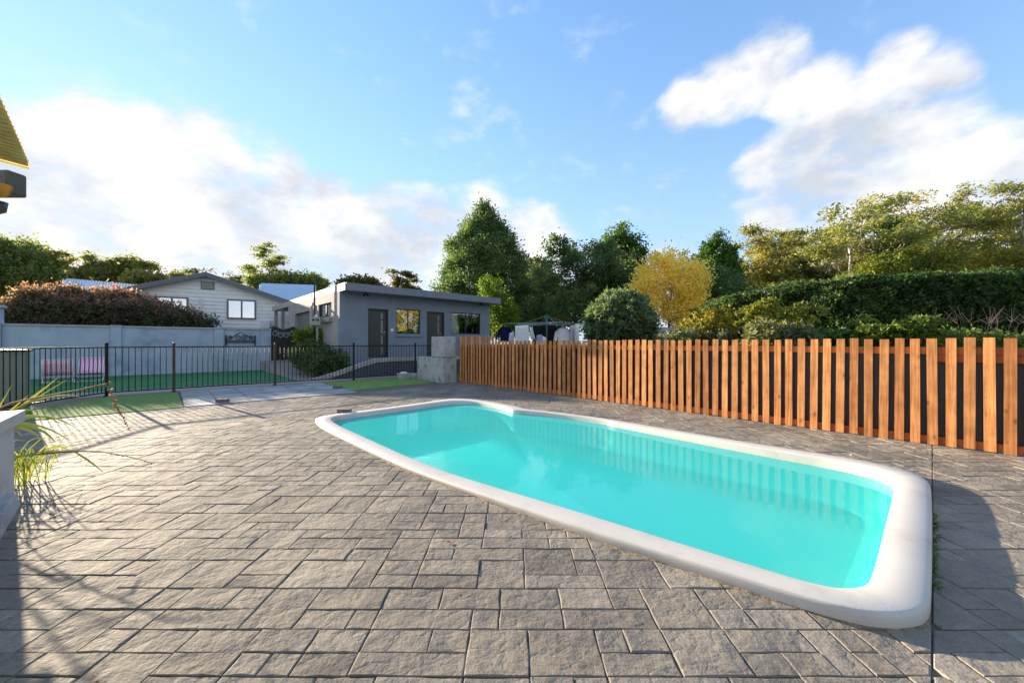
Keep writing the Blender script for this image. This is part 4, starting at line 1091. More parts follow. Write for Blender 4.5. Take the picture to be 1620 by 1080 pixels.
mb = MB(); mb.hexa([q + Vector((0, 0, -.10)), q + er * 3 + Vector((0, 0, -.10)), q + er * 3 - ec * .045 + Vector((0, 0, -.10)), q - ec * .045 + Vector((0, 0, -.10))][::-1], [q + Vector((0, 0, .008)), q + er * 3 + Vector((0, 0, .008)), q + er * 3 - ec * .045 + Vector((0, 0, .008)), q - ec * .045 + Vector((0, 0, .008))][::-1]); mb.build('beam', M['frame'], pr)
pq = q + er * .15 - ec * .02
MB().box(pq.x - .55, pq.x - .46, pq.y + .0, pq.y + .09, -.02, E1.z - .09).build('post', M['frame'], pr)
MB().box(pq.x - .57, pq.x + .02, pq.y + .0, pq.y + .06, E1.z - .20, E1.z - .10).build('bracket_beam', M['frame'], pr)
fb = at(0, 292, 2.62)
fl = thing('floodlight', fb, 'dark box floodlight with amber lens under the patio roof', 'floodlight')
mb = MB(); mb.box(fb.x - .22, fb.x + .115, fb.y - .05, fb.y + .06, fb.z - .075, fb.z + .085); mb.build('housing', M['lampbox'], fl, bevel=.015)
lc = at(7, 306, 2.60); mb = MB(); rg = []
for k in range(7):
    t = k / 6 * math.pi / 2; rg.append([lc + Vector((.072 * math.cos(t) * math.cos(a_), .06 * math.cos(t) * math.sin(a_) - .03, .045 - .085 * math.sin(t))) for a_ in [2 * math.pi * j / 14 for j in range(14)]])
mb.rings(rg, cap1=True); mb.build('lens', M['amber'], fl, smooth=True)
mb = MB(); a0 = at(2, 318, 2.62); mb.tube([a0 + Vector((-.03, 0, .0)), a0 + Vector((-.035, 0, -.06)), a0 + Vector((-.07, 0, -.12))], [.05, .045, .02], 8); mb.build('sensor', M['lampbox'], fl, smooth=True)
MB().tube([fb + Vector((-.2, 0, 0)), fb + Vector((-.42, 0, .06))], .02, 6).build('arm', M['lampbox'], fl)

# ---------------------------------------------------------------- foliage builders
rng = np.random.default_rng(4)
def leaves_mesh(name, cen, out, size, tint, long=1.0, droop=0.0):
    """one small folded rhombic leaf per centre"""
    n = len(cen)
    d = rng.normal(size=(n, 3)) + out * 0.8; d[:, 2] -= droop
    d /= np.linalg.norm(d, axis=1, keepdims=True) + 1e-9
    e = np.cross(d, rng.normal(size=(n, 3))); e /= np.linalg.norm(e, axis=1, keepdims=True) + 1e-9
    s = (size * rng.uniform(0.6, 1.35, n))[:, None]
    a = d * s * long; b = e * s * 0.62
    v = np.stack([cen - a, cen + b, cen + a, cen - b], 1).reshape(-1, 3)
    q = np.arange(n * 4, dtype=np.int32).reshape(-1, 4)
    return np_mesh(name, v, q, np.repeat(np.clip(tint, 0, 1), 4))
def clumps(centers, normals, radii, per, flat=1.0, shade=None):
    """scatter leaf positions round clump centres; returns positions, outward directions, tints"""
    m = len(centers); idx = np.repeat(np.arange(m), per)
    off = rng.normal(size=(len(idx), 3)) * 0.5; off[:, 2] *= flat
    pos = centers[idx] + off * radii[idx][:, None]
    ct = rng.uniform(0.15, 0.85, m)
    tint = ct[idx] * 0.7 + rng.uniform(0, 0.3, len(idx))
    return pos, normals[idx] * 0.6 + off, tint
def blob_clumps(blobs, n):
    """clump centres over the surfaces of ellipsoids (centre, radii, weight), hardly any inside"""
    w = np.array([b[2] if len(b) > 2 else b[1][0] * b[1][2] for b in blobs], float); w /= w.sum()
    ch = rng.choice(len(blobs), n, p=w)
    c = np.array([tuple(b[0]) for b in blobs])[ch]; r = np.array([b[1] for b in blobs])[ch]
    d = rng.normal(size=(n, 3)); d /= np.linalg.norm(d, axis=1, keepdims=True)
    k = np.where(rng.random(n) < 0.78, rng.uniform(0.86, 1.06, n), rng.uniform(0.3, 0.86, n))[:, None]
    return c + d * r * k, d
def limbs(mb, base, top, r0, r1, rnd, wob=0.05, n=5):
    L = (top - base).length; pts = []
    for k in range(n + 1):
        f = k / n; p = base.lerp(top, f)
        if 0 < k < n: p = p + Vector((rnd.uniform(-1, 1), rnd.uniform(-1, 1), rnd.uniform(-.5, .5))) * L * wob
        pts.append(p)
    mb.tube(pts, [r0 + (r1 - r0) * k / n for k in range(n + 1)], 7); return pts
def finish(t, mb, bark, cen, nrm, rad, per, leaf, lmat, flat=1.0, long=1.0, droop=0.0):
    tr = mb.build('trunk', bark, t, smooth=True)
    pos, out, tint = clumps(np.array(cen), np.array(nrm), np.array(rad), per, flat)
    loc = np.array(t.location)
    me = leaves_mesh('crown', pos - loc, out, leaf, tint, long, droop); link('crown', me, lmat, t)
    return t
def round_tree(name, label, base, blobs, nclump, per, crad, leaf, lmat, bark=None, group='trees beyond the fences', nlimb=9, r0=.16, long=1.0, seed=0, flat=1.0):
    base = Vector(base); rnd = random.Random(seed); t = thing(name, base, label, 'tree', group)
    cen, nrm = blob_clumps(blobs, nclump)
    mb = MB(); top = sum((Vector(b[0]) for b in blobs), Vector()) / len(blobs)
    fork = base.lerp(top, .45); limbs(mb, base, fork, r0, r0 * .75, rnd, .03); limbs(mb, fork, top, r0 * .74, r0 * .3, rnd, .05)
    for k in range(nlimb):
        e = Vector(cen[rnd.randrange(nclump)]); s = fork.lerp(top, rnd.uniform(0, .7)); limbs(mb, s, s.lerp(e, .9), r0 * .34, r0 * .07, rnd, .06)
    return finish(t, mb, bark or M['bark'], cen, nrm, rng.uniform(.7, 1.3, nclump) * crad, per, leaf, lmat, flat, long)
def gum_tree(name, label, base, height, spread, lmat, seed, leaf=.13, per=60, nl=6, crad=.8, bark=None, group='gum trees on the skyline', lean=0.0, first=.35, flat=.45, r0=None, sub=4, twigs=3):
    base = Vector(base); rnd = random.Random(seed); t = thing(name, base, label, 'tree', group)
    mb = MB(); r0 = r0 or height * .018
    top = base + Vector((lean * height + rnd.uniform(-.04, .04) * height, rnd.uniform(-.04, .04) * height, height * .80)); tp = limbs(mb, base, top, r0, r0 * .35, rnd, .025, 7)
    cen, nrm, rad = [], [], []
    def tipclump(p, d, s=1.0): cen.append(tuple(p)); nrm.append((d.x * .4, d.y * .4, .8)); rad.append(crad * s * rnd.uniform(.7, 1.3))
    for k in range(nl):
        f = first + (1 - first) * (k + rnd.random() * .6) / nl; i = min(len(tp) - 2, int(f * (len(tp) - 1))); s = tp[i].lerp(tp[i + 1], f * (len(tp) - 1) - i)
        th = k * 2.4 + rnd.uniform(-.4, .4); reach = spread * (1.15 - .55 * f) * rnd.uniform(.75, 1.1)
        e = s + Vector((math.cos(th) * reach, math.sin(th) * reach * .8, height * rnd.uniform(.10, .24))); lp = limbs(mb, s, e, r0 * .42 * (1.1 - .5 * f), r0 * .12, rnd, .06)
        for j in range(sub):
            g = .35 + .65 * (j + rnd.random()) / sub; i2 = min(len(lp) - 2, int(g * (len(lp) - 1))); s2 = lp[i2]
            th2 = th + rnd.uniform(-1.2, 1.2); r2 = spread * rnd.uniform(.25, .5)
            e2 = s2 + Vector((math.cos(th2) * r2, math.sin(th2) * r2 * .8, height * rnd.uniform(.03, .14))); limbs(mb, s2, e2, r0 * .14, r0 * .05, rnd, .08, 4)
            for q in range(twigs):
                e3 = e2 + Vector((rnd.uniform(-1, 1), rnd.uniform(-1, 1), rnd.uniform(-.25, .6))) * spread * .22
                mb.tube([s2.lerp(e2, .7), e3], [r0 * .05, r0 * .02], 4); tipclump(e3, e3 - base)
            tipclump(e2, e2 - base)
        tipclump(e, e - base, 1.2)
    return finish(t, mb, bark or M['pale_bark'], cen, nrm, rad, per, leaf, lmat, flat, 1.5, .4)
def conifer(name, label, base, profile, nclump, per, crad, leaf, lmat, seed, group='trees beyond the fences'):
    """profile: (height, radius) pairs; sprays sit on the ends of outward branches"""
    base = Vector(base); rnd = random.Random(seed); t = thing(name, base, label, 'tree', group)
    mb = MB(); Ht = profile[-1][0]; limbs(mb, base, base + Vector((0, 0, Ht * .96)), Ht * .022, .02, rnd, .006, 8)
    hs_ = np.array([p[0] for p in profile]); rr2 = np.array([p[1] for p in profile])
    zz = rng.uniform(hs_[0], hs_[-1], nclump * 3); R_ = np.interp(zz, hs_, rr2); keep = rng.random(len(zz)) < (R_ / R_.max()); zz, R_ = zz[keep][:nclump], R_[keep][:nclump]
    th = rng.uniform(0, 2 * np.pi, len(zz)); lump = 1 + .13 * np.sin(th * 5 + zz * 1.7) + .10 * np.sin(th * 3 - zz * 2.9)
    k = np.where(rng.random(len(zz)) < .8, rng.uniform(.86, 1.05, len(zz)), rng.uniform(.35, .86, len(zz))) * lump
    cen = np.stack([np.cos(th) * R_ * k, np.sin(th) * R_ * k, zz], 1); nrm = np.stack([np.cos(th), np.sin(th), np.full(len(zz), .7)], 1); cen += np.array(base)
    for i in range(0, len(zz), max(1, len(zz) // 45)):
        e = Vector(cen[i]); mb.tube([Vector((base.x, base.y, max(base.z, e.z - R_[i] * .5))), e], [Ht * .005, .01], 5)
    return finish(t, mb, M['bark'], cen, nrm, rng.uniform(.7, 1.3, len(zz)) * crad, per, leaf, lmat, 1.0, 1.6)
def foot(px, Y, z=0.0): p = at(px, HORY, Y); return Vector((p.x, p.y, z))
def bl(px, py, Y, rpx, rpy=None, depth=None):                          # an ellipsoid from a photo position, distance and half-sizes in photo pixels
    k = Y / FPX; return (at(px, py, Y), (rpx * k, (depth or rpx * k), (rpy or rpx) * k))

# ---------------------------------------------------------------- trees behind the garage and the clothesline
Y = 32.0; k = Y / FPX
conifer('cypress_tree', 'tall dark green cypress rising behind the garage roof', foot(766, Y), [(2.0, 58 * k), (4.2, 68 * k), (6.0, 66 * k), (7.6, 58 * k), (9.4, 46 * k), (11.0, 28 * k), (12.2, 11 * k), (12.9, 2 * k)], 760, 84, .55, .085, M['l_cypress'], 3)
Y = 25
round_tree('sapling_tree', 'young lime green tree with two upright spires beside the garage', foot(782, Y), [bl(769, 470, Y, 10, 34), bl(786, 472, Y, 9, 32), bl(792, 505, Y, 24, 18), bl(806, 492, Y, 16, 18)], 120, 60, .3, .07, M['l_lime'], seed=2, r0=.07)
Y = 36
round_tree('dense_tree', 'dark dense tree between the cypress and the airy tree', foot(850, Y), [bl(850, 470, Y, 30, 42), bl(835, 500, Y, 22, 28), bl(872, 490, Y, 30, 38), bl(842, 440, Y, 16, 22)], 260, 80, .65, .10, M['l_dark'], seed=4)
Y = 27
gum_tree('airy_tree', 'airy grey green tree with open wispy top behind the clothesline', foot(905, Y), 8.6, 3.2, M['l_dark'], 15, .07, 90, 9, .42, M['bark'], 'trees beyond the fences', first=.2, sub=5, flat=.9)
round_tree('dense_tree', 'dark evergreen filling in below the airy treetop', foot(930, 29), [bl(935, 440, 29, 42, 45), bl(905, 470, 29, 40, 45), bl(965, 470, 29, 40, 50), bl(975, 425, 29, 28, 30)], 300, 80, .55, .09, M['l_dark'], seed=6)
Y = 33
round_tree('maple_tree', 'bright green rounded treetop beside the yellow autumn tree', foot(985, Y), [bl(985, 385, Y, 24, 24), bl(1000, 405, Y, 22, 26), bl(970, 400, Y, 20, 26), bl(990, 440, Y, 30, 36)], 190, 80, .55, .11, M['l_maple'], seed=7)
round_tree('far_tree', 'small hazy treetop seen between cypress and airy tree', foot(846, 80), [bl(846, 422, 80, 17, 12), bl(846, 445, 80, 20, 20)], 90, 36, 1.0, .34, M['l_gumfar'], seed=8)
Y = 22
round_tree('autumn_tree', 'golden yellow autumn tree behind the clipped round shrub', foot(1055, Y), [bl(1036, 432, Y, 24, 26), bl(1072, 424, Y, 24, 20), bl(1098, 442, Y, 20, 22), bl(1022, 462, Y, 22, 22), bl(1056, 462, Y, 26, 22), bl(1094, 474, Y, 22, 24), bl(1040, 488, Y, 26, 18), bl(1078, 496, Y, 26, 18), bl(1050, 408, Y, 16, 12)], 300, 64, .44, .07, M['l_yellow'], seed=9, r0=.1)
round_tree('bare_tree', 'thin orange leaved twiggy treetop above the yellow tree', foot(1085, 30), [bl(1085, 430, 30, 26, 30), bl(1100, 450, 30, 24, 30)], 60, 20, .5, .12, M['l_yshrub'], seed=91, r0=.1, nlimb=26)
Y = 34
conifer('conical_tree', 'pointed yellow green conical tree right of the autumn tree', foot(1133, Y), [(3.0, 30 * Y / FPX), (6.5, 32 * Y / FPX), (8.6, 26 * Y / FPX), (10.4, 13 * Y / FPX), (11.4, 3 * Y / FPX)], 280, 80, .45, .09, M['l_maple'], 12)
round_tree('dense_bush_tree', 'dark green bushy tree in front of the pointed tree', foot(1138, 24), [bl(1135, 465, 24, 36, 36), bl(1165, 480, 24, 34, 30), bl(1110, 490, 24, 24, 26)], 240, 70, .45, .08, M['l_dark'], seed=13)
# the wooded rise at right
gums = [(1215, 40, 13.6, 3.4, 'spindly gum tree with open crown at the left end of the wood', .0), (1262, 46, 12.6, 4.2, 'low spreading gum tree beside the spindly gum', .05), (1300, 42, 14.0, 4.6, 'golden green gum tree left of the pale forked trunk', -.03),
        (1348, 34, 13.2, 5.2, 'gum tree with pale forked trunk above the hedge', .02), (1390, 44, 16.6, 5.6, 'broad gum tree rising just right of the forked trunk', .0), (1445, 42, 17.0, 5.6, 'tallest broad gum tree in the middle of the wood', .03),
        (1500, 46, 16.8, 5.8, 'flat topped gum tree right of the tallest gum', -.04), (1555, 42, 15.8, 5.6, 'wide layered gum tree towards the right edge', .02), (1605, 38, 16.4, 5.4, 'dark layered gum tree at the right edge', .0), (1680, 40, 20.0, 5.6, 'gum tree just past the right edge of the wood', 0)]
for i, (px, Y, h, sp, lb, ln) in enumerate(gums):
    gum_tree('gum_tree', lb, foot(px, Y), h, sp, M['l_gum'], 40 + i, .105, 58, 9, .85, None, 'gum trees in the wood at right', lean=ln, first=.30, sub=5, twigs=3)
under = [(1205, 40, 430, 34, 34, 'l_gum', 'olive understorey bush at the left end of the wood'), (1265, 40, 440, 40, 26, 'l_gumfar', 'grey olive understorey bush left of the forked trunk'), (1330, 40, 440, 40, 26, 'l_gumfar', 'grey green understorey bush below the forked trunk'),
         (1410, 30, 425, 40, 24, 'l_yshrub', 'yellow green shrub rising over the hedge beside the forked trunk'), (1465, 30, 420, 40, 26, 'l_yshrub', 'large sunlit yellow shrub over the middle of the hedge'), (1530, 38, 415, 50, 34, 'l_gum', 'olive tree mass behind the right part of the hedge'),
         (1600, 32, 418, 46, 28, 'l_yshrub', 'yellow green bush over the hedge at the right edge'), (1415, 34, 385, 18, 36, 'l_cypress', 'blue green fir standing before the tall gums')]
for i, (px, Y, py, rx, ry, m_, lb) in enumerate(under):
    round_tree('understorey_bush', lb, foot(px, Y), [bl(px - rx * .3, py, Y, rx * .75, ry), bl(px + rx * .4, py + 8, Y, rx * .7, ry * .85), bl(px, py + ry, Y, rx, ry)], 240, 64, .5, .10, M[m_], group='bushes under the gum trees', seed=60 + i)
# trees seen to the right of the frame, which the garage windows mirror
for i, (x, y) in enumerate(((24, -3), (30, 6), (27, -12))):
    round_tree('boundary_tree', ['olive tree beyond the right edge near the pool fence', 'yellow green tree beyond the right end of the hedge', 'broad tree beyond the right edge behind the viewer'][i], (x, y, 0), [(Vector((x, y, 4)), (3.4, 3.4, 3.2)), (Vector((x - 1, y + 2, 6)), (2.8, 2.8, 2.4))], 200, 36, .6, .16, M['l_yshrub'], seed=80 + i)

# ---------------------------------------------------------------- trees at left, far off under the low sun
def lt(px, Y): return foot(px, Y)
Y = 95
round_tree('broad_tree', 'big dark broad tree at the left edge', lt(30, Y), [bl(15, 430, Y, 46, 40), bl(58, 438, Y, 30, 32), bl(-40, 420, Y, 50, 40), bl(26, 402, Y, 30, 18)], 480, 70, 2.0, .34, M['l_left'], group='trees along the left skyline', seed=21, r0=.4)
gum_tree('gum_tree', 'feathery gum tree just right of the big dark tree', lt(92, 99), 25.0, 4.6, M['l_left'], 22, 0.25, 34, 7, 1.2, M['bark'], 'trees along the left skyline', first=.5, sub=4)
gum_tree('leafy_tree', 'upright leafy tree over the pale blue roof', lt(148, 90), 21.8, 3.2, M['l_left'], 23, 0.25, 60, 8, 1.3, M['bark'], 'trees along the left skyline', first=.3, flat=.8)
round_tree('leafy_tree', 'rounded leafy tree right of the upright tree', lt(195, 93), [bl(200, 426, 93, 17, 15), bl(182, 436, 93, 14, 12), bl(212, 420, 93, 9, 8)], 110, 60, 1.4, .27, M['l_left'], group='trees along the left skyline', seed=24, r0=.3)
gum_tree('small_gum', 'small leaning gum left of the house gable', lt(236, 90), 19.1, 4.8, M['l_left'], 25, 0.28, 70, 5, 1.6, M['bark'], 'trees along the left skyline', lean=.10, first=.6, sub=3)
round_tree('hedge_tree', 'low green treetops left of the gable slope', lt(240, 84), [bl(235, 444, 84, 22, 7), bl(215, 446, 84, 14, 8)], 70, 40, 1.4, .42, M['l_left'], group='trees along the left skyline', seed=26, r0=.2)
gum_tree('far_gum', 'flat topped far gum behind the house apex', lt(345, 120), 22.0, 10.5, M['l_gumfar'], 27, 0.30, 40, 8, 1.6, M['bark'], 'trees along the left skyline', first=.6, sub=4)
gum_tree('tall_gum', 'tall open gum standing alone between house and garage', lt(430, 93), 24.0, 6.2, M['l_left'], 28, 0.24, 30, 8, 1.2, M['bark'], 'trees along the left skyline', lean=.02, first=.45, sub=4, twigs=3)
round_tree('hedge_tree', 'low brown green treetops at the foot of the tall gum', lt(440, 87), [bl(420, 449, 87, 22, 8), bl(455, 447, 87, 22, 8), bl(490, 447, 87, 22, 7)], 160, 80, 1.3, .28, M['l_left'], group='trees along the left skyline', seed=29, r0=.2)
round_tree('far_tree', 'far treetops peeping over the garage roof', lt(572, 75), [bl(560, 449, 75, 22, 7), bl(588, 450, 75, 18, 6)], 80, 36, 1.0, .3, M['l_gumfar'], group='trees along the left skyline', seed=30, r0=.2)
gum_tree('small_gum', 'small solitary gum above the middle of the garage roof', lt(645, 90), 17.2, 3.0, M['l_gumfar'], 31, 0.24, 36, 6, 1.0, M['bark'], 'trees along the left skyline', first=.72, sub=3)

# ---------------------------------------------------------------- plum coloured bush behind the blue wall
def shrub(name, label, base, blobs, nclump, per, crad, leaf, lmat, cat='shrub', group=None, stems=10, seed=1, long=1.2, flat=1.0, tips=None):
    base = Vector(base); rnd = random.Random(seed); t = thing(name, base, label, cat, group)
    cen, nrm = blob_clumps(blobs, nclump); mb = MB()
    for k in range(stems):
        e = Vector(cen[rnd.randrange(nclump)]); mb.tube([base + Vector((rnd.uniform(-.1, .1), rnd.uniform(-.1, .1), 0)), base.lerp(e, .5) + Vector((0, 0, .1)), e], [.03, .02, .008], 5)
    mb.build('stems', M['bark'], t)
    pos, out, tint = clumps(cen, nrm, rng.uniform(.7, 1.3, nclump) * crad, per, flat)
    pos[:, 2] = np.maximum(pos[:, 2], base.z + .02)
    link('foliage', leaves_mesh('foliage', pos - np.array(base), out, leaf, tint, long), lmat, t)
    if tips is not None:
        tm, tn, tp, tl, up = tips
        hi = cen[np.argsort(-(cen[:, 2] - .0))][:tn]; c2 = hi + np.array([0, 0, up]) + rng.normal(size=hi.shape) * .10
        pos, out, tint = clumps(c2, np.tile([0, 0, 1.0], (len(c2), 1)), np.full(len(c2), crad * .55), tp, 1.4)
        link('shoot_tips', leaves_mesh('shoot_tips', pos - np.array(base), out, tl, tint, 1.5), tm, t)
    return t
bb = []
for px, py, r in ((20, 508, 26), (55, 494, 32), (90, 490, 34), (130, 494, 32), (165, 496, 30), (200, 497, 30), (235, 502, 26), (268, 508, 22), (300, 513, 17), (330, 517, 11), (-30, 508, 26)):
    p = W(u_on_v(px, 29.0), 29.0); Yb = p.y; bb.append(bl(px, py, Yb, r, r, .9))
shrub('plum_bush', 'wide plum coloured bush with pink shoot tips behind the blue wall', W(-1.5, 29.0, 0), bb, 700, 80, .36, .06, M['l_pink'], stems=30, tips=(M['l_pinktip'], 240, 22, .055, .20))
# ---------------------------------------------------------------- bushes at the garage corner
Y = 15.6; bs = foot(505, Y)
shrub('groundcover_bush', 'dark glossy green bush spilling by the garage corner', foot(505, 15.2), [bl(490, 562, 15.6, 26, 20), bl(515, 568, 15.0, 28, 18), bl(480, 556, 16.2, 18, 14), bl(535, 575, 14.6, 16, 12), bl(505, 578, 14.3, 24, 12)], 260, 46, .17, .045, M['l_hedge'])
shrub('clipped_shrub', 'yellow green clipped shrub below the meter box', foot(489, 17.0), [bl(489, 527, 17.0, 19, 9), bl(484, 535, 17.0, 13, 12), bl(500, 538, 17.0, 10, 9)], 110, 40, .15, .045, M['l_lime'], stems=24)

# ---------------------------------------------------------------- garden behind the timber fence
Y = 16.0; k = Y / FPX
shrub('round_shrub', 'large clipped rounded grey green shrub behind the timber fence', foot(981, Y), [bl(981, 505, Y, 50, 43), bl(968, 520, Y, 40, 40), bl(1000, 520, Y, 36, 40)], 900, 40, .17, .05, M['l_olive'], stems=20, long=1.7)
def hedge():
    P = [(1100, 18.5, 489), (1160, 17.4, 471), (1230, 16.2, 456), (1300, 15.0, 447), (1380, 14.2, 442), (1480, 13.5, 438), (1600, 12.8, 433), (1720, 12.2, 430), (1850, 11.8, 428)]
    t = thing('hedge', foot(1400, 14), 'long trimmed dark green hedge below the wood', 'hedge')
    pos, out = [], []
    core = []
    for (a, ya, pa), (b, yb, pb_) in zip(P[:-1], P[1:]):
        A, B = at(a, pa, ya), at(b, pb_, yb); L = (Vector((B.x, B.y)) - Vector((A.x, A.y))).length
        n_ = int(L * 3.4 * 900)
        f = rng.random(n_); h = rng.random(n_) ** .85
        top = A.z + (B.z - A.z) * f
        c = np.stack([A.x + (B.x - A.x) * f, A.y + (B.y - A.y) * f, h * top], 1)
        wob = .16 * np.sin(c[:, 0] * 2.3 + c[:, 2] * 3.1) + .12 * np.sin(c[:, 0] * 5.1 - c[:, 2] * 4.3) + .08 * np.sin(c[:, 0] * 11 + c[:, 2] * 7)
        c[:, 1] += -.55 + wob + rng.normal(size=n_) * .09
        pos.append(c); out.append(np.tile([0, -1.0, .35], (n_, 1)))
        n2 = int(L * 420); f = rng.random(n2); top = A.z + (B.z - A.z) * f
        c = np.stack([A.x + (B.x - A.x) * f, A.y + (B.y - A.y) * f + rng.uniform(-.6, .7, n2), top + .06 * np.sin((A.x + (B.x - A.x) * f) * 4) + np.abs(rng.normal(size=n2)) * .08 - .03], 1)
        pos.append(c); out.append(np.tile([0, -.1, 1.0], (n2, 1)))
        core.append((A, B))
    pos = np.concatenate(pos); out = np.concatenate(out); loc = np.array(t.location)
    tint = np.clip(.45 + .25 * np.sin(pos[:, 0] * 1.9 + pos[:, 2] * 2.7) + rng.normal(size=len(pos)) * .2, 0, 1)
    link('foliage', leaves_mesh('foliage', pos - loc, out, .055, tint, 1.2), M['l_hedge'], t)
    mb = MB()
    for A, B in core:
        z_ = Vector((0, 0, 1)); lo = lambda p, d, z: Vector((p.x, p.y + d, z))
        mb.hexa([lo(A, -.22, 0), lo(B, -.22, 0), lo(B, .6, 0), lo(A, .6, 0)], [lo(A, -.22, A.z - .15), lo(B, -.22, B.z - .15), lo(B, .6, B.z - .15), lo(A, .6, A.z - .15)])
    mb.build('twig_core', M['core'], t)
hedge()
shrub('leafy_shrub', 'yellow flecked upright shrub behind the fence right of the round shrub', foot(1120, 13.0), [bl(1115, 520, 13, 34, 26), bl(1140, 512, 13, 24, 24), bl(1095, 528, 13, 22, 16)], 170, 24, .13, .05, M['l_yshrub'], stems=26, seed=5)
shrub('leafy_shrub', 'low grey green shrub behind the fence below the autumn tree', foot(1085, 12.5), [bl(1070, 535, 12.5, 30, 12), bl(1110, 535, 12.5, 40, 14)], 110, 40, .12, .04, M['l_olive'], seed=6)
def frond_plant(label, px, Y, n, reach, height, lmat, seed):
    base = foot(px, Y, .9); rnd = random.Random(seed); t = thing('fern_plant', base, label, 'plant', 'garden plants behind the timber fence')
    mb = MB(); c, o_ = [], []
    mb.tube([Vector((base.x, base.y, -.02)), base + Vector((0, 0, .05))], [.06, .05], 6)
    for i in range(n):
        th = rnd.uniform(0, 2 * math.pi); r = reach * rnd.uniform(.55, 1); h = height * rnd.uniform(.6, 1.1); pts = []
        for q in range(9):
            f = q / 8; pts.append(base + Vector((math.cos(th) * r * f, math.sin(th) * r * f, h * (1.9 * f - 1.25 * f * f))))
        mb.tube(pts, [.012 - .009 * q / 8 for q in range(9)], 4)
        for q in range(2, 9):
            for j in range(10):
                s = pts[q].lerp(pts[min(8, q + 1)], rnd.random()); side = Vector((-math.sin(th), math.cos(th), 0)) * rnd.uniform(-.16, .16) * (1.2 - q / 10)
                c.append(s + side + Vector((0, 0, rnd.uniform(-.05, .02)))); o_.append((math.cos(th), math.sin(th), .4))
    mb.build('stems', M['bark'], t)
    cc_ = np.array([tuple(x) for x in c]); link('fronds', leaves_mesh('fronds', cc_ - np.array(base), np.array(o_), .05, rng.random(len(cc_)), 1.6), lmat, t)
frond_plant('tall fern-leaved plant with yellow arching fronds behind the fence', 1232, 10.5, 40, 1.15, 2.0, M['l_yshrub'], 1)
frond_plant('dark green feathery plant behind the right part of the fence', 1410, 9.0, 44, .95, 1.25, M['l_fern'], 2)
frond_plant('low green feathery plant between the two larger ferny plants', 1310, 9.6, 30, .8, .9, M['l_fern'], 3)
shrub('rosemary_bush', 'tufted grey green bush behind the fence below the arching fronds', foot(1225, 9.6), [bl(1210, 540, 9.6, 30, 28), bl(1250, 540, 9.6, 34, 24)], 200, 36, .12, .035, M['l_olive'], seed=9, long=2.6)
bt = thing('twiggy_bush', foot(1560, 8.6), 'bare twiggy bush against the right end of the hedge', 'shrub')
mb = MB(); rt = random.Random(9)
for i in range(14):
    th = rt.uniform(0, 6.28); p = Vector(bt.location); d = Vector((math.cos(th) * rt.uniform(.1, .55), math.sin(th) * .4, 1)); pts = [p]
    for q in range(6): d = d + Vector((rt.uniform(-.2, .2), rt.uniform(-.2, .2), .05)); pts.append(pts[-1] + d * .30)
    mb.tube(pts, [.009 - .0012 * q for q in range(7)], 4)
    for q in range(2, 6):
        for j in range(3): mb.tube([pts[q], pts[q] + Vector((rt.uniform(-.3, .3), rt.uniform(-.2, .2), rt.uniform(.1, .4)))], [.004, .0015], 4)
mb.build('twigs', M['twig'], bt)
shrub('leafy_shrub', 'low dark green shrub at the foot of the hedge behind the fence', foot(1480, 9.2), [bl(1440, 545, 9.2, 40, 18), bl(1520, 545, 9.2, 50, 18), bl(1590, 545, 9.2, 40, 14)], 240, 36, .13, .04, M['l_fern'], seed=12)

# grey paling fence far behind
pfn = thing('paling_fence', foot(1090, 20.5), 'weathered grey paling fence beyond the garden', 'fence')
for i in range(34):
    p = foot(1028 + i * 4.6, 20.5 - i * .02); h = 2.12 + .012 * (i % 3)
    MB().box(p.x - .072, p.x + .072, p.y, p.y + .018, -.02, h).build('paling', M['pale_concrete'], pfn)
a_, b_ = foot(1024, 20.5), foot(1185, 20.0)
for z in (.5, 1.75): MB().hexa([a_ + Vector((0, .02, z)), b_ + Vector((0, .02, z)), b_ + Vector((0, .07, z)), a_ + Vector((0, .07, z))], [a_ + Vector((0, .02, z + .08)), b_ + Vector((0, .02, z + .08)), b_ + Vector((0, .07, z + .08)), a_ + Vector((0, .07, z + .08))]).build('fence_rail', M['pale_concrete'], pfn)

# ---------------------------------------------------------------- rotary clothesline and the washing
CY = 14.0; cb = foot(865, CY)
cl = thing('clothesline', cb, 'green rotary clothesline hoist behind the timber fence', 'clothesline')
zc = at(865, 514, CY).z
MB().tube([cb, cb + Vector((0, 0, zc + .05))], .03, 8).build('mast', M['line_green'], cl)
MB().tube([cb + Vector((0, 0, zc + .0)), cb + Vector((0, 0, zc + .28))], [.045, .045], 8).build('sleeve', M['line_green'], cl)
mb = MB(); mb.tube([cb + Vector((0, 0, zc + .28)), cb + Vector((0, 0, zc + .36))], [.09, .09], 10); mb.build('hub_cap', M['line_green'], cl)
arms = []
for i in range(4):
    th = R(14 + 90 * i); e = cb + Vector((math.cos(th) * 1.62, math.sin(th) * 1.62, zc + .03)); arms.append(e)
    MB().tube([cb + Vector((0, 0, zc + .02)), e], .018, 6).build('arm', M['line_green'], cl)
    MB().tube([cb + Vector((0, 0, zc + .33)), cb.lerp(e, .6) + Vector((0, 0, (zc) * .4 + .012))], .004, 5).build('stay', M['line_wire'], cl)
for f in (.45, .7, .98):
    for i in range(4):
        a = cb.lerp(arms[i], f); b = cb.lerp(arms[(i + 1) % 4], f); a.z = b.z = zc + .035 * f; MB().tube([a, b], .005, 4).build('line', M['line_wire'], cl)
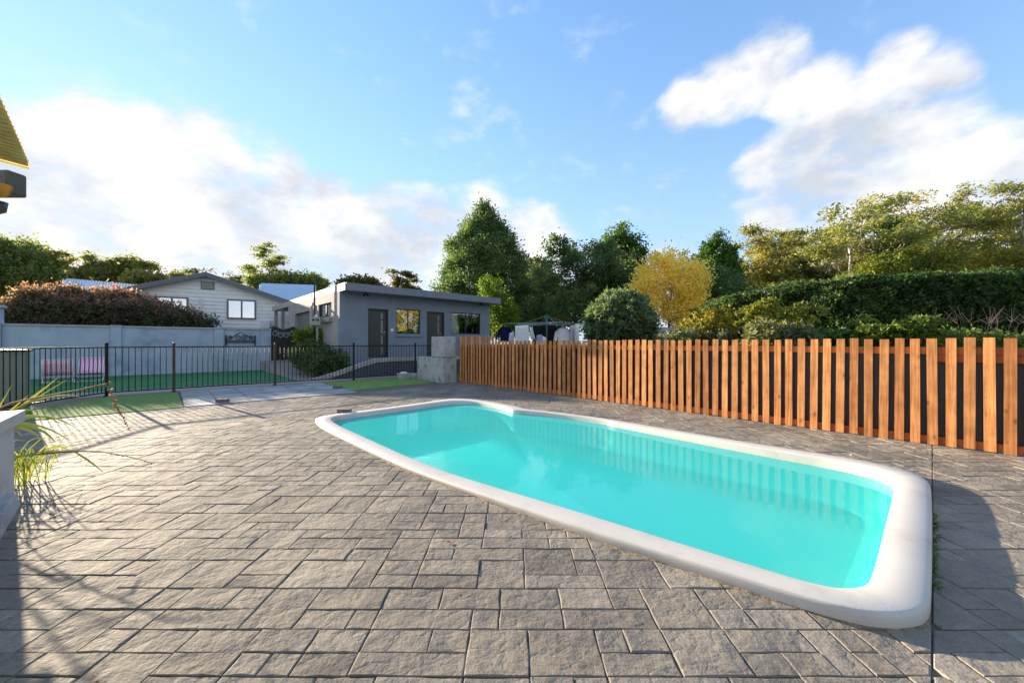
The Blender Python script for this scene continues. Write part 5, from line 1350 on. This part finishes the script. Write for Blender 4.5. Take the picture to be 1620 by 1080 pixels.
def garment(name, label, pts, Y, mat, cat, wave=.03, nseg=14):
    """a cloth hanging in folds: outline in photo pixels, top edge left to right and bottom edge left to right"""
    (x0, y0), (x1, y1), (bx0, by0), (bx1, by1) = pts
    mb = MB(); rows = 7; rg = []
    for j in range(rows):
        g = j / (rows - 1); row = []
        for i in range(nseg + 1):
            f = i / nseg; px = (x0 + (x1 - x0) * f) * (1 - g) + (bx0 + (bx1 - bx0) * f) * g; py = (y0 + (y1 - y0) * f) * (1 - g) + (by0 + (by1 - by0) * f) * g
            p = at(px, py, Y); p.y += wave * g * math.sin(f * 9 + x0) + wave * .5 * g * math.sin(f * 23 + y0); row.append(p)
        rg.append(row)
    mb.rings(rg, closed=False); c = at((x0 + x1) / 2, (y0 + y1) / 2, Y)
    o = mb.build(name, mat, None, origin=c, smooth=True); md = o.modifiers.new('thickness', 'SOLIDIFY'); md.thickness = .006
    return tag(o, label, cat, 'washing on the clothesline')
def shirt(label, cx_, top, w, hgt, Y, mat):
    k = Y / FPX; c = at(cx_, top, Y); t = thing('hanging_shirt', c, label, 'shirt', 'washing on the clothesline')
    for nm, prof2 in (('torso', [(-.5, 0), (-.22, .10), (.22, .10), (.5, 0), (.52, -.5), (.5, -1), (-.5, -1), (-.52, -.5)]), ('sleeve', [(-.5, 0), (-.74, -.18), (-.86, -.62), (-.62, -.68), (-.49, -.32)]), ('sleeve', [(.5, 0), (.49, -.32), (.62, -.68), (.86, -.62), (.74, -.18)])):
        mb = MB(); rgs = []
        for d, s in ((-.02, .94), (-.07, 1.0), (.07, 1.0), (.02, .94)):
            rgs.append([c + Vector((a * w * k * s, d + .03 * math.sin(a * 14), b * hgt * k * s)) for a, b in prof2])
        mb.rings(rgs, cap0=True, cap1=True); mb.build(nm, mat, t)
    MB().tube([c + Vector((0, 0, .05)), c + Vector((0, 0, .13)), c + Vector((.03, 0, .16))], .006, 5).build('hanger_hook', M['line_wire'], t)
shirt('navy blue shirt at the left end of the clothesline', 799, 519, 15, 22, 13.9, M['navy'])
garment('towel', 'white towel hanging left of the clothesline mast', [(815, 515), (836, 514), (815, 546), (837, 546)], 12.9, M['whitecloth'], 'towel')
garment('pale_shirt', 'pale blue cloth between navy shirt and white towel', [(806, 527), (813, 524), (804, 545), (814, 545)], 13.4, M['palecloth'], 'cloth')
garment('singlet', 'narrow white singlet hanging beside the towel', [(838, 517), (842, 518), (840, 536), (847, 538)], 13.2, M['whitecloth'], 'singlet')
garment('black_sheet', 'wide black sheet across the middle of the clothesline', [(843, 515), (880, 514), (842, 547), (882, 547)], 14.6, M['blackcloth'], 'sheet')
garment('lilac_shirt', 'lilac cloth hanging low before the black sheet', [(849, 530), (857, 529), (848, 549), (858, 549)], 13.3, M['lilac'], 'cloth')
garment('pale_shirt', 'small white cloth low before the black sheet', [(858, 531), (864, 534), (857, 549), (865, 549)], 13.3, M['whitecloth'], 'cloth')
shirt('white shirt right of the black sheet', 891, 521, 17, 27, 13.2, M['whitecloth'])
garment('trousers', 'black trousers between the black sheet and white shirt', [(879, 517), (889, 516), (880, 542), (887, 542)], 13.9, M['blackcloth'], 'trousers')
garment('striped_towel', 'pale grey cloth in long folds at the right end of the clothesline', [(902, 515), (910, 514), (903, 548), (911, 548)], 13.0, M['greycloth'], 'cloth', .06)
garment('towel', 'white cloth in long folds at the far right of the clothesline', [(910, 513), (917, 512), (911, 547), (916, 546)], 12.8, M['whitecloth'], 'cloth', .05)

# ---------------------------------------------------------------- flax by the planter, with its seed stalks
def blade(mb_v, mb_q, tints, pts, w, t0):
    n_ = len(pts); o_ = len(mb_v)
    for i, p in enumerate(pts):
        d = (pts[min(i + 1, n_ - 1)] - pts[max(i - 1, 0)]).normalized(); s = d.cross(Vector((0.2, -0.9, .5))).normalized(); f = i / (n_ - 1)
        ww = w * (1 - f ** 2.2) * (.55 + .45 * min(1, f * 4)) + .0012; mb_v += [p - s * ww, p + Vector((0, .004, -.25 * ww)), p + s * ww]; tints += [t0, t0 * .8, t0]
    for i in range(n_ - 1):
        for k in range(2): a = o_ + i * 3 + k; mb_q.append((a, a + 1, a + 4, a + 3))
def flax(label, base, spec, group=None):
    t = thing('flax_plant', base, label, 'plant', group)
    for pts, w, tt in spec:
        v_, q_, t_ = [], [], []
        blade(v_, q_, t_, [p - Vector(base) for p in pts], w, tt)
        me = np_mesh('leaf_blade', np.array([tuple(x) for x in v_]), np.array(q_), t_); link('leaf_blade', me, M['l_flax'], t)
    return t
def curve(p0, p1, p2, n_=9): return [p0.lerp(p1, f).lerp(p1.lerp(p2, f), f) for f in [i / (n_ - 1) for i in range(n_)]]
fbse = at(-22, 740, 3.75); fbse.z = .45
rfx = random.Random(14); sp = []
for (ex, ey, mx_, my_, Yt) in ((105, 601, 40, 640, 3.5), (90, 598, 30, 650, 3.6), (70, 612, 20, 655, 3.7), (128, 628, 60, 612, 3.4), (98, 671, 50, 640, 3.4), (118, 676, 70, 640, 3.3), (108, 696, 55, 655, 3.3), (88, 700, 60, 660, 3.3), (75, 706, 50, 665, 3.2), (60, 650, 20, 640, 3.6), (45, 625, 5, 660, 3.8), (18, 610, -10, 660, 3.9), (-5, 600, -20, 660, 3.9), (35, 690, 20, 668, 3.5)):
    sp.append((curve(fbse, at(mx_, my_, 3.6), at(ex, ey, Yt)), .011 + rfx.random() * .007, rfx.uniform(.35, 1)))
fx = flax('green flax plant with arching blades above the planter cap', fbse, sp)
g0 = W(-1.02, 5.55, 0); sp = []
for i in range(60):
    th = rfx.uniform(-2.2, 1.2); r = rfx.uniform(.12, .38); b0 = g0 + Vector((rfx.uniform(-.14, .12), rfx.uniform(-.2, .2), 0)); e = b0 + Vector((math.cos(th) * r, math.sin(th) * r, rfx.uniform(.08, .42)))
    sp.append((curve(b0, b0.lerp(e, .4) + Vector((0, 0, .34)), e, 6), .0045, rfx.uniform(.2, 1)))
tu = flax('tufted yellow green grass clump at the foot of the planter end', g0, sp); tu.name = 'grass_clump'
st = thing('flax_seed_stalk', at(-10, 640, 3.6), 'dry brown flax stalk with a hanging string of seed pods', 'seed stalk', 'flax stalks reaching over the paving')
pth = [at(-10, 650, 3.6), at(20, 637, 3.5), at(52, 630, 3.4), at(89, 623, 3.3), at(124, 617, 3.2), at(150, 611, 3.15), at(168, 607, 3.12), at(178, 603, 3.1)]
MB().tube(pth, [.010, .0095, .009, .008, .007, .006, .0045, .002], 6).build('stalk', M['stalk'], st, smooth=True)
hang = [at(167, 608, 3.12), at(172, 616, 3.12), at(177, 626, 3.12), at(182, 638, 3.12), at(187, 648, 3.12), at(193, 656, 3.12), at(198, 668, 3.12), at(206, 680, 3.12)]
MB().tube(hang, [.005, .0045, .004, .004, .0035, .003, .0025, .0015], 5).build('pod_string', M['stalk'], st, smooth=True)
def pods(parent, path, n_, mat, r):
    for i in range(n_):
        f = (i + .5) / n_ * (len(path) - 1); j = min(len(path) - 2, int(f)); c = path[j].lerp(path[j + 1], f - j); d = Vector((rfx.uniform(-1, 1), rfx.uniform(-.6, .6), rfx.uniform(-.8, .6))).normalized()
        s = r * rfx.uniform(.7, 1.3); MB().tube([c, c + d * s, c + d * s * 2.2, c + d * s * 3.0], [r * .25, r * .8, r * .6, r * .1], 6).build('pod', mat, parent, smooth=True)
pods(st, hang[1:6], 24, M['pod'], .0085); pods(st, hang[5:], 9, M['bud'], .007); pods(st, pth[4:], 9, M['pod'], .006)
s2 = thing('flax_seed_stalk', at(20, 722, 3.3), 'dark drooping flax leaf ending in a thin brown seed stalk', 'seed stalk', 'flax stalks reaching over the paving')
pth = [at(15, 724, 3.4), at(60, 717, 3.2), at(110, 713, 3.1), at(160, 714, 3.0), at(200, 721, 2.95), at(245, 733, 2.9)]
v_, q_, t_ = [], [], []; blade(v_, q_, t_, [p - Vector(s2.location) for p in pth[:4]], .016, .25); link('leaf_blade', np_mesh('leaf_blade', np.array([tuple(x) for x in v_]), np.array(q_), t_), M['l_flax'], s2)
MB().tube(pth[1:], [.005, .005, .0045, .0035, .001], 5).build('stalk', M['stalk'], s2, smooth=True); pods(s2, pth[3:], 8, M['stalk'], .006)
v_, q_, t_ = [], [], []; blade(v_, q_, t_, [p - Vector(s2.location) for p in (at(118, 714, 3.08), at(140, 728, 3.0), at(163, 746, 2.95))], .007, .5); link('leaf_blade', np_mesh('leaf_blade', np.array([tuple(x) for x in v_]), np.array(q_), t_), M['l_flax'], s2)

# ---------------------------------------------------------------- small things on the paving
def fallen_leaf(px, py, s, label, mat='dryleaf'):
    c = gp(px, py, .006); t = random.Random(px); mb = MB(); rg = []
    top = [(-1, 0, .25), (-.45, .38, .12), (.1, .46, .3), (.6, .3, .18), (1, 0, .5), (.6, -.26, .15), (.1, -.42, .25), (-.45, -.3, .1)]
    a = t.uniform(0, 6); pts = [c + Vector((s * (x * math.cos(a) - y * math.sin(a)), s * (x * math.sin(a) + y * math.cos(a)), s * z)) for x, y, z in top]
    o = MB().add([c + Vector((0, 0, .001))] + pts, [(0, 1 + k, 1 + (k + 1) % 8) for k in range(8)]).build('fallen_leaf', M[mat], None, origin=c)
    md = o.modifiers.new('thickness', 'SOLIDIFY'); md.thickness = .0008
    return tag(o, label, 'leaf', 'litter on the paving')
fallen_leaf(711, 857, .022, 'curled orange leaf on the paving in front of the pool')
fallen_leaf(720, 934, .011, 'tiny pale curled leaf on the near paving', 'pod')
fallen_leaf(1345, 720, .028, 'pale flat leaf on the paving behind the far coping', 'whitecloth')
fallen_leaf(150, 1068, .014, 'small brown leaf on the paving at the bottom left', 'dryleaf')
fallen_leaf(83, 815, .03, 'dark flat leaf on the paving beside the planter', 'bark')
fallen_leaf(602, 753, .016, 'small white petal on the paving near the pool edge', 'whitecloth')
wd_ = []; v_, q_, t_ = [], [], []
for i in range(150):
    u = 3.0 + 1.35 * rfx.random(); c = W(u, -.012 + rfx.uniform(-.012, .012), -.01); th = rfx.uniform(0, 6.28); h = rfx.uniform(.012, .045)
    blade(v_, q_, t_, curve(c, c + Vector((0, 0, h)), c + Vector((math.cos(th) * h * .9, math.sin(th) * h * .9, h * rfx.uniform(.5, 1.1))), 4), .0022, rfx.random())
o = link('weeds', np_mesh('weeds', np.array([tuple(x) for x in v_]), np.array(q_), t_), M['l_fern']); tag(o, 'tiny weeds growing in the sawn joint beside the pool end', 'weeds', kind='stuff')
